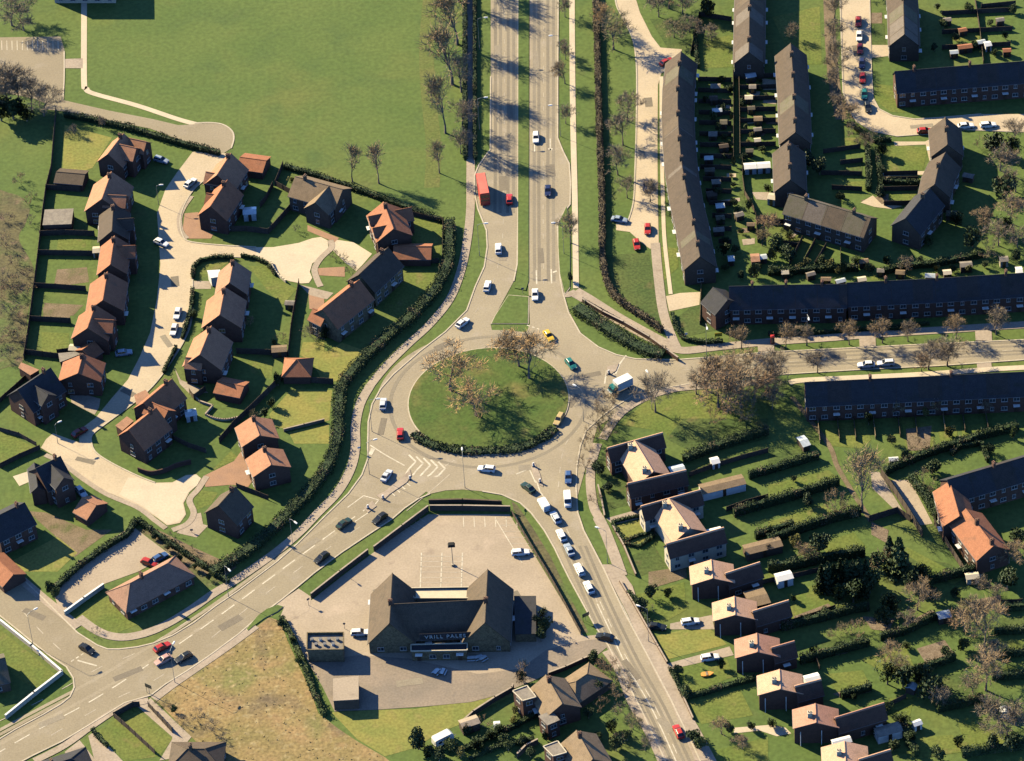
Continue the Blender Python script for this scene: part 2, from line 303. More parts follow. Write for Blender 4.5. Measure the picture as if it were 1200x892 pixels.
for pts, ma in ((t('a2', 270,670, 390,660, 420,810, 520,850, 500,890, 300,890, 255,800), BRICKP), (t('b2', 355,460, 560,360, 640,250, 700,480, 660,540, 540,525, 360,540), BRICKP),
                (t('a5', 480,590, 560,600, 700,640, 690,700, 660,750, 500,670), PAVE), (t('a7', 500,60, 545,150, 640,190, 740,240, 610,250, 540,180), PAVE), (t('a3', 430,540, 560,560, 690,640, 620,720, 580,760, 500,700, 420,620), CONC),
                (t('a3', 310,740, 500,730, 500,800, 320,790), BRICKP), (t('a3', 240,440, 460,530, 430,560, 240,480), BRICKP), (t('a6', 1080,330, 1189,330, 1189,440, 1085,430), BRICKP), (t('b2', 280,730, 330,720, 345,800, 380,810, 300,892, 160,860), PAVE),
                (t('A3', 60,430, 150,400, 170,440, 90,475), CONC), (t('B2', 200,430, 360,470, 330,500, 250,480), PAVE), (t('a6', 270,235, 400,235, 400,290, 270,290), PAVE), (t('b5', 60,700, 310,630, 340,690, 110,745), PAVE), (t('b6', 0,300, 260,260, 270,340, 0,420), DIRT),
                (t('b6', 150,660, 440,600, 460,700, 150,700), PAVE), (t('C4', 720,440, 1010,360, 1030,400, 740,465), PAVE), (t('b7', 0,660, 260,640, 360,660, 400,700, 300,720, 180,680, 0,700), CONC),
                (t('c8', 220,212, 330,212, 460,465, 390,475), PINK), (t('c8', 100,165, 150,165, 290,395, 250,395, 110,260), PAVE), (t('C2', 715,485, 780,470, 875,465, 870,525, 730,555), CONC2), (t('A4', 640,640, 700,600, 890,780, 860,815, 800,840, 800,780), PAVE), (t('A4', 410,775, 440,755, 570,892, 520,960, 440,892), PAVE), (t('A4', 300,850, 370,795, 470,920, 380,960), PAVE), (t('A4', 740,890, 800,790, 840,800, 800,880), PAVE), (t('c8', 640,750, 745,760, 740,790, 660,790), CONC)):
    sheet('driveway', ma, pts, 0.0501)
# --- service road beside the long terrace
serv = o(715,-60, 721,0, 729,20, 742,48, 746,83, 745.5,151, 744,202, 742,238, 735,262, 722,262, 722,270, 738,272, 752,285, 762,292, 772,285, 771,240, 770.5,180, 771,100, 775,86, 797,76, 799,58, 774,56, 764,43, 750,15, 744,-5, 735,-60)
sheet('road', CONC2, serv, 0.062)
kerb(o(715,-60, 721,0, 729,20, 742,48, 746,83, 745.5,151, 744,202, 742,238, 735,262))
strip('path', PAVE, o(768,285, 771,320, 777,365, 787,395, 794,410), 2.4, 0.09)
strip('path', CONC, o(775,90, 775.5,170, 777,240, 779,285, 786,345), 1.0, 0.085)
# --- north east road
ne = o(984,-140, 984.5,0, 987,76, 988,108, 994,128, 1004,143, 1022,154, 1051,160, 1092,157, 1124,152, 1194,155, 1380,160, 1380,128, 1194,134, 1150,134, 1104,138, 1072,140, 1046,136, 1030,128, 1023,115, 1021,80, 1019,0, 1018,-140)
sheet('road', CONC2, ne, 0.062); kerb(ne[:11], False); kerb(ne[14:], False)
strip('path', DIRT, o(970,-40, 972,20, 974,60, 978,100, 986,140), 3.0, 0.05)
for pts in (t('c4', 280,215, 520,215, 530,235, 290,245), t('c4', 500,215, 530,200, 555,340, 530,350), t('c4', 200,430, 510,420, 505,445, 210,458), t('c3', 645,640, 730,590, 790,650, 940,665, 860,685, 740,670)):
    sheet('path', CONC2, pts, 0.06)
# --- pub car park
sheet('car_park', PINK, o(502,603, 597,603, 620,640, 643,678, 664,713, 684,746, 700,744, 706,748, 713,757, 700,768, 678,774, 655,784, 625,798, 600,808, 575,817, 552,823, 500,828, 441,832, 392,834, 378,805, 361,776, 345,750, 330,728, 338,724, 350,712, 366,703, 400,676, 440,646, 470,624), 0.062)
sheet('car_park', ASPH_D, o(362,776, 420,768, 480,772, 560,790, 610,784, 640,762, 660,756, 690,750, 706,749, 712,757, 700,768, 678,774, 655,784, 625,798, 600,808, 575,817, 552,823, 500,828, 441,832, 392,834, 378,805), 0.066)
sheet('car_park', PINK, t('b3', 0,455, 120,370, 440,120, 565,40, 830,240, 600,360, 365,445, 350,470, 90,655, 60,640), 0.058)
# worn wheel tracks and patched strips on the roads
WEAR = mat('worn_track', (0.328,0.281,0.209), (0.292,0.25,0.188), scale=0.12, detail=6, fine=0.1, fine_scale=2.5); PATCH = mat('old_patch', (0.296,0.253,0.188), (0.266,0.228,0.171), scale=0.12, detail=6, fine=0.1, fine_scale=2.5)
def track(ma, pts, wd): strip('road_surface_strip', ma, pts, wd, 0.0745)
for x in (580.5, 586.5, 595.5, 602): track(WEAR if x in (586.5, 602) else PATCH, o(x,-140, x,60, x,170, x-0.5,250), 0.8)
for x in (626, 631.5, 642, 648.5): track(PATCH if x in (631.5, 642) else WEAR, o(x,-140, x,60, x,170, x,250, x+0.5,330), 0.8)
for k, d in enumerate((-9, -4.5, 5, 10)):
    track((ASPH, ASPH2)[k % 2], o(-40,888+d*1.2, 40,845+d*1.2, 110,808+d*1.2, 180,766+d*1.2, 250,720+d*1.2, 330,662+d*1.2, 395,618+d*1.2), 0.9)
for k, d in enumerate((-13, -7, 7, 14)): track((WEAR, PATCH)[k % 2], o(672+d,640, 690+d,682, 708+d,722, 734+d,775, 765+d,830, 800+d,905), 0.7)
for k, d in enumerate((-7, -2.5, 3, 7)): track((PATCH, WEAR)[k % 2], o(820,429+d, 900,424+d, 1000,419+d, 1100,413+d, 1200,408+d, 1380,400+d), 0.7)
for rr, ma in ((23.5, WEAR),):
    P = [(cen.x+rr*math.cos(a*math.pi/40), cen.y+rr*math.sin(a*math.pi/40)) for a in range(81)]; Q = [(cen.x+(rr+.9)*math.cos(a*math.pi/40), cen.y+(rr+.9)*math.sin(a*math.pi/40)) for a in range(81)]
    mb = MB()
    for i in range(80): mb.prism([P[i], P[i+1], Q[i+1], Q[i]], None, 0.0746)
    struct('road_surface_strip', mb, ma)
SCRUB = mat('scrub_ground', (0.17,0.15,0.07), (0.11,0.10,0.055), scale=0.25, detail=7, fine=0.3, fine_scale=1.5, extra=[((0.12,0.16,0.05), 0.1, 0.5, 0.65), ((0.24,0.17,0.11), 0.3, 0.58, 0.72)])
sheet('scrub_ground', SCRUB, o(-40,230, 10,226, 34,240, 30,262, 22,280, 38,310, 40,335, 33,365, 30,395, 26,424, 10,430, -40,425), 0.014, True)
sheet('scrub_ground', SCRUB, o(600,588, 606,592, 624,618, 645,652, 668,700, 690,742, 682,742, 660,700, 640,664, 618,625, 602,598), 0.0155)
sheet('scrub_ground', SCRUB, t('b3', 600,60, 700,80, 900,200, 1100,330, 1189,400, 1100,470, 1000,380, 850,260, 720,150), 0.015, True)
pr = random.Random(21)
for i, (x, y, L, W, an) in enumerate(((583,60,5,1.6,90), (598,130,7,1.4,90), (590,215,6,2.2,90), (628,70,8,1.5,90), (645,200,5,2.4,90), (634,300,6,1.4,90), (590,300,4,2,80), (520,405,5,2,30), (448,500,6,1.5,80), (620,548,5,2,0), (672,470,5,1.6,60), (690,440,6,1.6,10), (860,430,7,1.5,3), (980,418,5,2,3), (1090,412,8,1.4,3), (360,640,7,1.5,40), (270,730,6,2,35), (150,790,7,1.6,25), (60,845,6,1.6,25), (690,690,6,1.5,115), (740,785,7,1.4,115), (780,850,5,2,115), (40,720,6,1.6,-35), (205,330,4,2,95), (195,400,5,1.5,115), (150,460,4,1.6,140), (100,540,5,1.4,-25), (752,180,5,1.6,90), (760,120,4,2,90), (1003,60,5,1.5,90), (1080,148,6,1.4,2), (450,690,5,2,30), (600,700,4,3,20), (480,800,6,2,5))):
    p = G((x, y)); a = R(an); u = Vector((math.cos(a), math.sin(a)))*L/2; v = Vector((-math.sin(a), math.cos(a)))*W/2; q = p.to_2d(); mb = MB()
    mb.prism([(q+u+v)[:], (q-u+v)[:], (q-u-v)[:], (q+u-v)[:]], None, 0.0835+0.0003*i); struct('road_patch', mb, mat('tar_patch', (0.262,0.222,0.168), (0.24,0.203,0.154), scale=0.4, fine=0.12, fine_scale=3) if i % 3 else mat('pale_patch', (0.36,0.31,0.235), (0.33,0.28,0.21), scale=0.4, fine=0.12, fine_scale=3))
# worn trails over the park
TRAIL = mat('worn_grass', (0.158,0.183,0.05), (0.135,0.172,0.042), scale=0.2, detail=7, fine=0.25, fine_scale=1.5, extra=[((0.19,0.18,0.06), 0.12, 0.5, 0.75)])
for pts, wd in ((o(506,-20, 500,50, 502,110, 508,170, 506,220), 4.0),): strip('worn_trail', TRAIL, pts, wd, 0.012)
# --- fields and lawns
sheet('rough_field', ROUGH, t('A4', 720,605, 830,525, 960,430, 1189,270) + t('B4', 60,225, 110,240, 150,340, 200,450, 250,560, 290,670, 380,740, 470,800, 600,875, 700,960, 0,1100) + t('A4', 1050,1000, 985,880, 880,770), 0.05)
for ma, pts in ((LAWN2, t('a8', 560,640, 750,420, 1110,425, 1085,690, 720,770, 610,740)), (LAWN2, t('a8', 730,790, 1080,720, 1085,892, 780,892)), (LAWN2, t('B2', 225,700, 330,740, 400,700, 510,740, 440,830, 400,880, 310,880, 260,790)),
                (LAWN, t('B2', 690,360, 855,365, 830,440, 680,600, 590,540)), (LAWN, t('B2', 690,100, 870,150, 850,330, 700,200)), (LAWN, t('a4', 210,220, 500,220, 500,360, 190,370)), (LAWN, t('a5', 290,175, 480,180, 480,300, 290,330)), (DIRT, t('a4', 200,490, 460,470, 480,600, 170,640)), (DIRT, t('a4', 90,780, 430,800, 340,892, 80,892)), (DIRT, t('a5', 300,0, 500,0, 480,100, 300,90)),
                (LAWN2, t('A1', 300,580, 520,640, 430,780, 380,800, 290,790)), (LAWN, t('A3', 0,210, 170,300, 0,390)), (DIRT, t('b1', 190,470, 320,480, 600,600, 780,600, 520,790, 380,640)), (LAWN2, t('b1', 60,830, 400,650, 540,760, 400,892, 60,892)), (LAWN, t('b3', 120,690, 370,520, 520,640, 620,720, 420,800, 250,770)),
                (LAWN, t('a6', 280,120, 540,90, 380,200, 290,220)), (LAWN, t('a6', 660,130, 800,130, 880,230, 1000,290, 900,400, 800,310)), (LAWN, t('a7', 1000,20, 1189,10, 1180,150, 1040,100)), (LAWN2, t('a6', 1040,660, 1189,660, 1189,860, 1120,800, 1020,750)), (LAWN, t('b2', 400,430, 540,290, 590,340)), (LAWN, t('b2', 270,600, 330,560, 450,580, 400,660, 300,700)),
                (DIRT, t('A3', 640,640, 760,690, 900,760, 1100,850, 1050,892, 960,892, 780,780)), (LAWN, t('A4', 0,280, 0,430, 100,520, 180,560, 30,690, 270,500, 150,400)), (GRASS, t('A4', 40,710, 250,590, 320,530, 330,580, 240,640, 80,730)), (LAWN, t('A4', 440,760, 620,640, 800,790, 740,870, 580,892)),
                (LAWN2, t('B4', 350,665, 560,655, 740,650, 920,620, 1100,560, 1189,545, 1189,590, 1080,640, 980,710, 850,760, 740,830, 600,870, 470,790)), (LAWN, t('C3', 640,60, 880,40, 1189,80, 1189,230, 830,330, 700,220, 500,190)), (DARK_LAWN, t('c7', 600,420, 1189,420, 1189,560, 700,680, 480,560)), (DARK_LAWN, o(705,530, 740,548, 745,590, 712,598, 704,560)), (LAWN2, t('C3', 470,660, 600,630, 660,710, 530,770)), (DARK_LAWN, t('C3', 550,800, 660,750, 720,850, 600,892)),
                (DARK_LAWN, t('C1', 640,90, 830,80, 830,250, 720,220)), (LAWN, t('c1', 350,60, 590,0, 590,230, 340,240)), (LAWN, t('D1', 20,80, 240,30, 250,300, 120,300)), (DARK_LAWN, o(700,300, 760,296, 782,390, 765,388, 712,330)), (LAWN, t('C4', 540,130, 800,60, 810,190, 700,250, 620,220)), (LAWN2, t('C4', 670,310, 900,260, 1000,350, 720,420)), (LAWN, t('C4', 760,450, 1000,420, 1030,500, 800,590)), (LAWN, t('C4', 820,620, 1060,560, 1120,680, 880,720)), (LAWN, t('C4', 950,840, 1189,780, 1189,892, 960,892)),
                (DARK_LAWN, o(822,350, 860,355, 850,385, 806,394, 790,375)), (LAWN, t('c2', 90,650, 200,660, 210,790, 100,892)), (DARK_LAWN, t('D2', 690,300, 850,330, 730,360, 640,260)), (DARK_LAWN, o(1050,650, 1110,660, 1175,690, 1110,685, 1060,672)), (LAWN, t('c8', 310,600, 650,780, 580,820, 300,640))):
    sheet('lawn', ma, pts, 0.020)
def band(ma, px, z=0.020, name='lawn'): sheet(name, ma, px, z)
# long back gardens east of the semi-detached houses
for a in ((640,360, 900,300, 1189,200, 1189,270, 900,370, 660,420), (940,620, 1189,560, 1189,620, 900,700), (960,450, 1189,380, 1189,480, 1010,540)):
    band(LAWN, t('b6' if a[0] < 700 else 'b6', *a))
for k, a in (('D3', (0,330, 170,300, 180,340, 0,400)), ('D3', (0,470, 280,400, 330,440, 0,560)), ('D3', (0,640, 270,560, 310,630, 0,730)), ('D3', (230,740, 400,690, 460,760, 300,810)), ('D4', (100,150, 290,100, 320,200, 120,260)), ('D4', (220,350, 420,290, 480,310, 240,400)), ('D4', (250,490, 440,470, 470,530, 320,570)),
             ('D4', (730,500, 950,480, 980,600, 780,650)), ('D4', (780,800, 1060,740, 1100,810, 940,860)), ('D4', (880,700, 1040,680, 1000,760, 900,770)), ('D4', (430,420, 640,360, 680,460, 560,490)), ('D4', (560,600, 680,590, 660,680, 580,690)), ('D4', (1060,230, 1189,220, 1189,280, 1060,280)), ('D4', (1020,340, 1189,330, 1189,400, 1030,400)), ('D4', (1060,460, 1189,440, 1189,480, 1060,490)), ('D4', (710,780, 860,770, 900,850, 700,880)),
             ('D2', (480,370, 700,390, 850,370, 860,390, 480,410)), ('D2', (540,10, 690,10, 640,60, 540,60)), ('D1', (530,660, 740,690, 720,790, 540,800)), ('D1', (520,810, 720,830, 700,850, 520,850)), ('D1', (340,640, 430,640, 430,700, 340,700)), ('D1', (360,750, 440,740, 440,830, 350,830)), ('D1', (330,850, 450,840, 450,892, 330,892)), ('D1', (860,150, 980,150, 980,190, 860,190)), ('D1', (800,50, 950,40, 950,60, 800,60)), ('D1', (490,110, 540,110, 550,260, 480,260)), ('D1', (500,390, 590,400, 600,500, 640,525, 570,520, 500,470)), ('D3', (790,210, 880,190, 880,260, 800,270)), ('D3', (900,200, 1010,180, 1020,240, 900,270)), ('D3', (230,180, 450,180, 480,260, 430,300, 300,290)), ('D3', (620,170, 770,190, 770,330, 640,300))):
    band(LAWN if (a[0]+a[1]) % 3 else DIRT if k == 'D4' and a[0] < 130 else DARK_LAWN, t(k, *a))
for k, a in (('D4', (120,220, 280,160, 320,200, 120,265)), ('D4', (690,370, 820,330, 870,400, 740,450)), ('D4', (440,220, 590,230, 560,290, 480,280)), ('D4', (200,380, 370,350, 370,390, 230,420)), ('D4', (300,580, 470,530, 480,570, 350,600)), ('D4', (930,150, 1080,120, 1090,190, 940,180)), ('D4', (640,250, 760,190, 800,220, 650,290)), ('D2', (430,40, 560,10, 560,70, 500,60)), ('D3', (640,210, 760,195, 750,310, 650,310))):
    band(SOIL, t(k, *a), 0.0462, 'vegetable_bed')
for k, a in (('c1', (790,310, 890,320, 890,390, 800,390)), ('c1', (800,440, 890,430, 890,490, 800,480)), ('c1', (810,600, 905,590, 905,625, 820,630)), ('c1', (700,400, 780,400, 770,440, 710,440)), ('c1', (690,595, 780,590, 780,620, 690,625)), ('c1', (740,680, 825,690, 800,710, 740,710)), ('c2', (490,330, 660,305, 660,330, 500,350)), ('c2', (545,140, 610,140, 610,165, 545,165)), ('c2', (620,520, 720,520, 700,550, 620,555)), ('c2', (650,600, 740,590, 740,630, 660,640)), ('c2', (720,270, 850,270, 880,330, 750,320)), ('c2', (975,580, 1040,520, 1060,540, 1000,595)), ('c3', (160,860, 210,820, 220,840, 170,885)), ('c1', (530,690, 590,690, 590,710, 530,715)), ('c1', (530,780, 590,780, 590,800, 530,810)), ('c1', (470,490, 590,500, 590,520, 470,515)), ('b5', (330,700, 380,690, 420,830, 350,760)), ('D1', (480,60, 530,60, 530,110, 480,110)), ('D1', (480,210, 570,210, 570,260, 480,270)), ('D3', (480,640, 560,680, 550,740, 480,700))):
    sheet('patio', (CONC2, PAVE, SOIL)[(a[0]+a[2]) % 3], t(k, *a), 0.0485)
for k, a in (('c1', (590,300, 590,890)), ('c1', (632,340, 632,860)), ('c2', (655,0, 650,300, 690,420)), ('D3', (110,60, 280,280, 330,400, 480,640))):
    strip('path', DIRT if k == 'D3' else DARK_LAWN, t(k, *a), 1.2, 0.05)
# --- painted markings
def dash(pts, width=0.15, on=2.0, off=4.0, ma=LINE_F, z=0.082, sm=True):
    P = [G(p).to_2d() for p in (smooth(pts, False, 8) if sm and len(pts) > 2 else pts)]
    mb = MB(); d = 0.0
    for i in range(len(P)-1):
        a, b = P[i], P[i+1]; L = (b-a).length; u = (b-a)/max(L, 1e-6); nn = Vector((-u.y, u.x))*width/2; s = 0.0
        while s < L:
            ph = (d+s) % (on+off); step = (on-ph) if ph < on else (on+off-ph); step = max(step, 1e-3); e = min(L, s+step)
            if ph < on and e-s > 0.02:
                p, q = a+u*s, a+u*e; mb.add([(*(p-nn), z), (*(q-nn), z), (*(q+nn), z), (*(p+nn), z)], [(0,1,2,3)])
            s = e
        d += L
    if mb.f: struct('road_marking', mb, ma)
dash(o(591,-100, 591,120, 590,250, 586,300, 572,345, 545,380)); dash(o(638,-100, 637,120, 636.5,250, 637,340))
dash(o(655,-100, 654,100, 654,160), 0.2, 100, 0, LINE_F); dash(o(606.5,-100, 607,250), 0.2, 100, 0, LINE_F)
for a in (t('C2', 113,365, 115,430), t('C2', 182,360, 184,425), t('C1', 105,670, 105,705), t('C1', 178,645, 178,700)): dash(a, 0.35, 100, 0, LINE, sm=False)
for a in (t('C2', 190,375, 208,368), t('C1', 170,690, 180,700), t('C1', 186,690, 178,702)): dash(a, 0.5, 100, 0, LINE, sm=False)
dash(o(-40,905, 40,858, 110,820, 180,775, 250,727, 330,668, 390,624, 430,596), 0.3, 4, 2.5, LINE); dash(o(60,862, 130,822, 185,795, 245,750, 300,705, 360,660, 430,612), 0.2, 3, 6, LINE_F)
dash(o(0,845, 60,815, 120,781, 160,765, 230,722), 0.2, 3, 5, LINE_F)
dash(o(700,708, 716,742, 734,780, 765,833, 800,910), 0.28, 100, 0, LINE); dash(o(703,705, 719,740, 738,778, 769,831, 805,910), 0.16, 3, 3, LINE); dash(o(664,620, 682,660, 700,706), 0.2, 3, 3, LINE_F)
dash(t('C4', 465,80, 560,265, 640,430, 760,660, 860,892), 0.2, 100, 0, LINE)
dash(o(800,434, 900,426, 1000,420, 1100,415, 1200,410, 1380,402), 0.18, 2.5, 4, LINE_F)
dash(t('B3', 530,285, 600,330, 690,380), 0.3, 100, 0, LINE); dash(t('B3', 850,400, 960,340, 1100,335), 0.2, 1, 1, LINE_F); dash(t('B3', 700,590, 810,500, 900,420), 0.2, 100, 0, LINE_F)
dash(t('B3', 425,575, 500,520, 570,540, 520,600, 460,640), 0.25, 100, 0, LINE, sm=False); dash(t('B3', 530,330, 545,300), 1.0, 100, 0, LINE, sm=False)
for i in range(5):
    x = 690+i*34; dash(t('B3', x+20,330+i*8, x+52,362+i*8, x+20,396+i*8, x+4,424+i*2), 0.45, 100, 0, LINE, sm=False)
for i in range(5): dash(t('B3', 620+i*24,500-i*15, 645+i*24,520-i*15), 0.3, 100, 0, LINE, sm=False)
dash(t('C2', 440,830, 480,850, 500,800, 530,760), 0.4, 100, 0, LINE, sm=False); dash(t('C2', 440,830, 430,892), 0.4, 100, 0, LINE, sm=False)
dash(t('C2', 70,620, 130,640), 0.35, 0.8, 0.6, LINE, sm=False); dash(t('A4', 330,430, 440,360), 0.3, 0.8, 0.6, LINE, sm=False); dash(t('A4', 360,425, 450,450), 0.4, 100, 0, LINE, sm=False)
dash(t('A4', 100,190, 200,300, 330,420), 0.2, 3, 4, LINE_F); dash(t('C3', 0,330, 90,300, 200,250), 0.2, 1, 1, LINE_F); dash(t('C3', 215,480, 240,300, 300,220), 0.2, 2, 3, LINE_F)
dash(t('C3', 20,420, 80,395, 110,460), 0.3, 100, 0, LINE, sm=False); dash(t('C3', 90,380, 130,500, 170,560), 0.3, 100, 0, LINE, sm=False)
for x in range(6): dash([(543+x*12.5, 606), (543.5+x*12.5, 618)], 0.18, 100, 0, LINE, sm=False)
for y in range(7): dash([(581+y*4.6, 609+y*7), (601+y*5.2, 608+y*7.4)], 0.16, 100, 0, LINE_F, sm=False)
dash(o(581,609, 612,660), 0.2, 100, 0, LINE, sm=False)
for x in (494, 518, 542): dash([(x, 648), (x-1.5, 690)], 0.26, 100, 0, LINE, sm=False)
for y in range(7): dash([(493, 652+y*6.2), (542, 652.5+y*6.2)], 0.18, 100, 0, LINE_F, sm=False)
for x in range(12): dash([(2+x*6, 48), (2.3+x*6, 59)], 0.18, 100, 0, LINE, sm=False)
for x in range(5): dash([(470+x*5.5, 624-x*4), (482+x*5.5, 632-x*4)], 0.16, 100, 0, LINE_F, sm=False)
# ------------------------------------------------------------------ buildings
def roofmat(name, a, b, c=None, rough=0.8):
    return mat(name, a, b, scale=0.8, detail=6, rough=rough, fine=0.22, fine_scale=5.0, bump=0.25, bump_scale=3.0, bump_d=0.03, extra=[(c or tuple(x*0.6 for x in a), 0.5, 0.55, 0.75)])
RED = roofmat('orange_roof_tiles', (0.460,0.191,0.099), (0.396,0.162,0.085), (0.306,0.145,0.083))
PEACH = roofmat('peach_roof_tiles', (0.536,0.261,0.149), (0.465,0.226,0.129), (0.396,0.191,0.116))
WINGR = roofmat('shade_dark_wing_tiles', (0.15,0.085,0.06), (0.125,0.07,0.05), (0.10,0.065,0.048))  # shaded wing slopes: their shade is put into a darker tile colour
WINGR2 = roofmat('weathered_red_tiles', (0.42,0.24,0.165), (0.36,0.205,0.14), (0.28,0.17,0.12))
PAL = ((0.80,0.48,0.31), (0.71,0.43,0.28), (0.60,0.37,0.24))  # pale partner of the wing tiles, sunlit brightness put into the colour
PALER = roofmat('sunlit_pale_roof_tiles', *PAL) #(0.650,0.406,0.255), (0.580,0.360,0.226), (0.499,0.313,0.197))
SALMON = roofmat('salmon_roof_tiles', (0.626,0.325,0.220), (0.545,0.284,0.191), (0.464,0.255,0.174))
PINKR = roofmat('pink_roof_tiles', (0.49,0.265,0.165), (0.43,0.23,0.145), (0.36,0.20,0.125))
GREYR = roofmat('grey_brown_roof_tiles', (0.125,0.092,0.068), (0.105,0.078,0.058), (0.085,0.066,0.05))
BROWN = roofmat('brown_roof_tiles', (0.155,0.115,0.08), (0.13,0.098,0.07), (0.10,0.08,0.058))
MOSS = roofmat('mossy_roof_tiles', (0.17,0.145,0.105), (0.145,0.13,0.085), (0.12,0.115,0.06))
SLATE2 = roofmat('brown_slate', (0.075,0.06,0.055), (0.06,0.05,0.046), (0.05,0.045,0.036))
GREYB = roofmat('grey_tiles', (0.20,0.165,0.135), (0.17,0.14,0.115), (0.14,0.115,0.095))
SLATE = roofmat('dark_slate', (0.062,0.06,0.066), (0.05,0.05,0.056), (0.05,0.05,0.042))
TANR = roofmat('tan_roof_tiles', (0.30,0.215,0.135), (0.26,0.185,0.115), (0.21,0.155,0.098))
FELT = mat('flat_roof_felt', (0.22,0.19,0.16), (0.30,0.26,0.21), scale=0.8, fine=0.15, fine_scale=4, world=False)
BRICK = mat('red_brick', (0.17,0.095,0.068), (0.14,0.08,0.058), scale=1.2, fine=0.2, fine_scale=8)
BRICKB = mat('brown_brick', (0.18,0.13,0.09), (0.145,0.105,0.075), scale=1.2, fine=0.2, fine_scale=8)
STONE = mat('buff_stone', (0.27,0.21,0.12), (0.18,0.14,0.085), scale=1.2, fine=0.3, fine_scale=3)
CREAM = mat('cream_render', (0.60,0.52,0.38), (0.54,0.47,0.35), scale=0.8, fine=0.08, fine_scale=4)
FRAME = paint('window_frame', (0.42,0.41,0.38)); WHITE = paint('white_paint', (0.75,0.73,0.68)); GLASS = mat('window_glass', (0.035,0.045,0.055), (0.09,0.11,0.13), scale=0.6, rough=0.08, spec=0.6)
DOORM = paint('door_paint', (0.10,0.06,0.04)); POT = paint('chimney_pot', (0.42,0.22,0.13), 0.8); LEAD = mat('lead_flashing', (0.20,0.20,0.21), rough=0.6)
WINM = {}
def winmesh(wd, ht):
    k = (round(wd, 1), round(ht, 1))
    if k not in WINM:
        mb = MB(); f = 0.09
        for (cx, cz, sx, sz) in ((0, ht/2-f/2, wd, f), (0, -ht/2+f/2, wd, f), (-wd/2+f/2, 0, f, ht-2*f), (wd/2-f/2, 0, f, ht-2*f), (0, 0, 0.07, ht-2*f)): mb.box((cx, -0.03, cz), (sx, 0.09, sz))
        mb.box((0, -0.09, -ht/2-0.03), (wd+0.16, 0.14, 0.06))
        mb.cur = 1; mb.add([(-wd/2+f, -0.025, -ht/2+f), (wd/2-f, -0.025, -ht/2+f), (wd/2-f, -0.025, ht/2-f), (-wd/2+f, -0.025, ht/2-f)], [(0,1,2,3)])
        WINM[k] = mb.mesh('window', [FRAME, GLASS])
    return WINM[k]
DOORMESH = None
def doormesh():
    global DOORMESH
    if DOORMESH is None:
        mb = MB(); mb.box((0, -0.03, 1.05), (0.95, 0.08, 2.1)); mb.cur = 1; mb.box((0, -0.075, 1.55), (0.5, 0.02, 0.5)); mb.cur = 2; mb.box((0, -0.45, 2.35), (1.6, 0.9, 0.12))
        DOORMESH = mb.mesh('door', [DOORM, GLASS, WHITE])
    return DOORMESH
def facade(root, a, b, he, z0=0.0, ww=1.5, wh=1.15, pitch=2.9, doors=True, seed=0):
    """windows and doors on the wall from a to b (outward normal on the right of a->b), where this side can be seen"""
    d = b-a; L = d.length
    if L < 2.2: return
    u = d/L; nrm = Vector((u.y, -u.x))
    if nrm.y > 0.12: return
    rz = math.atan2(u.y, u.x); n = max(1, int(L/pitch)); st = [1.35] if he < 4 else [1.35, he-1.15]
    for k in range(n):
        x = L*(k+0.5)/n
        for si, z in enumerate(st):
            p = a+u*x+nrm*0.004
            if si == 0 and doors and k % 3 == (seed % 3): put('door', doormesh(), root, (p.x, p.y, z0), rz); continue
            wv = ww if (k+si+seed) % 4 else ww*0.6
            put('window', winmesh(wv, wh), root, (p.x, p.y, z0+z), rz)
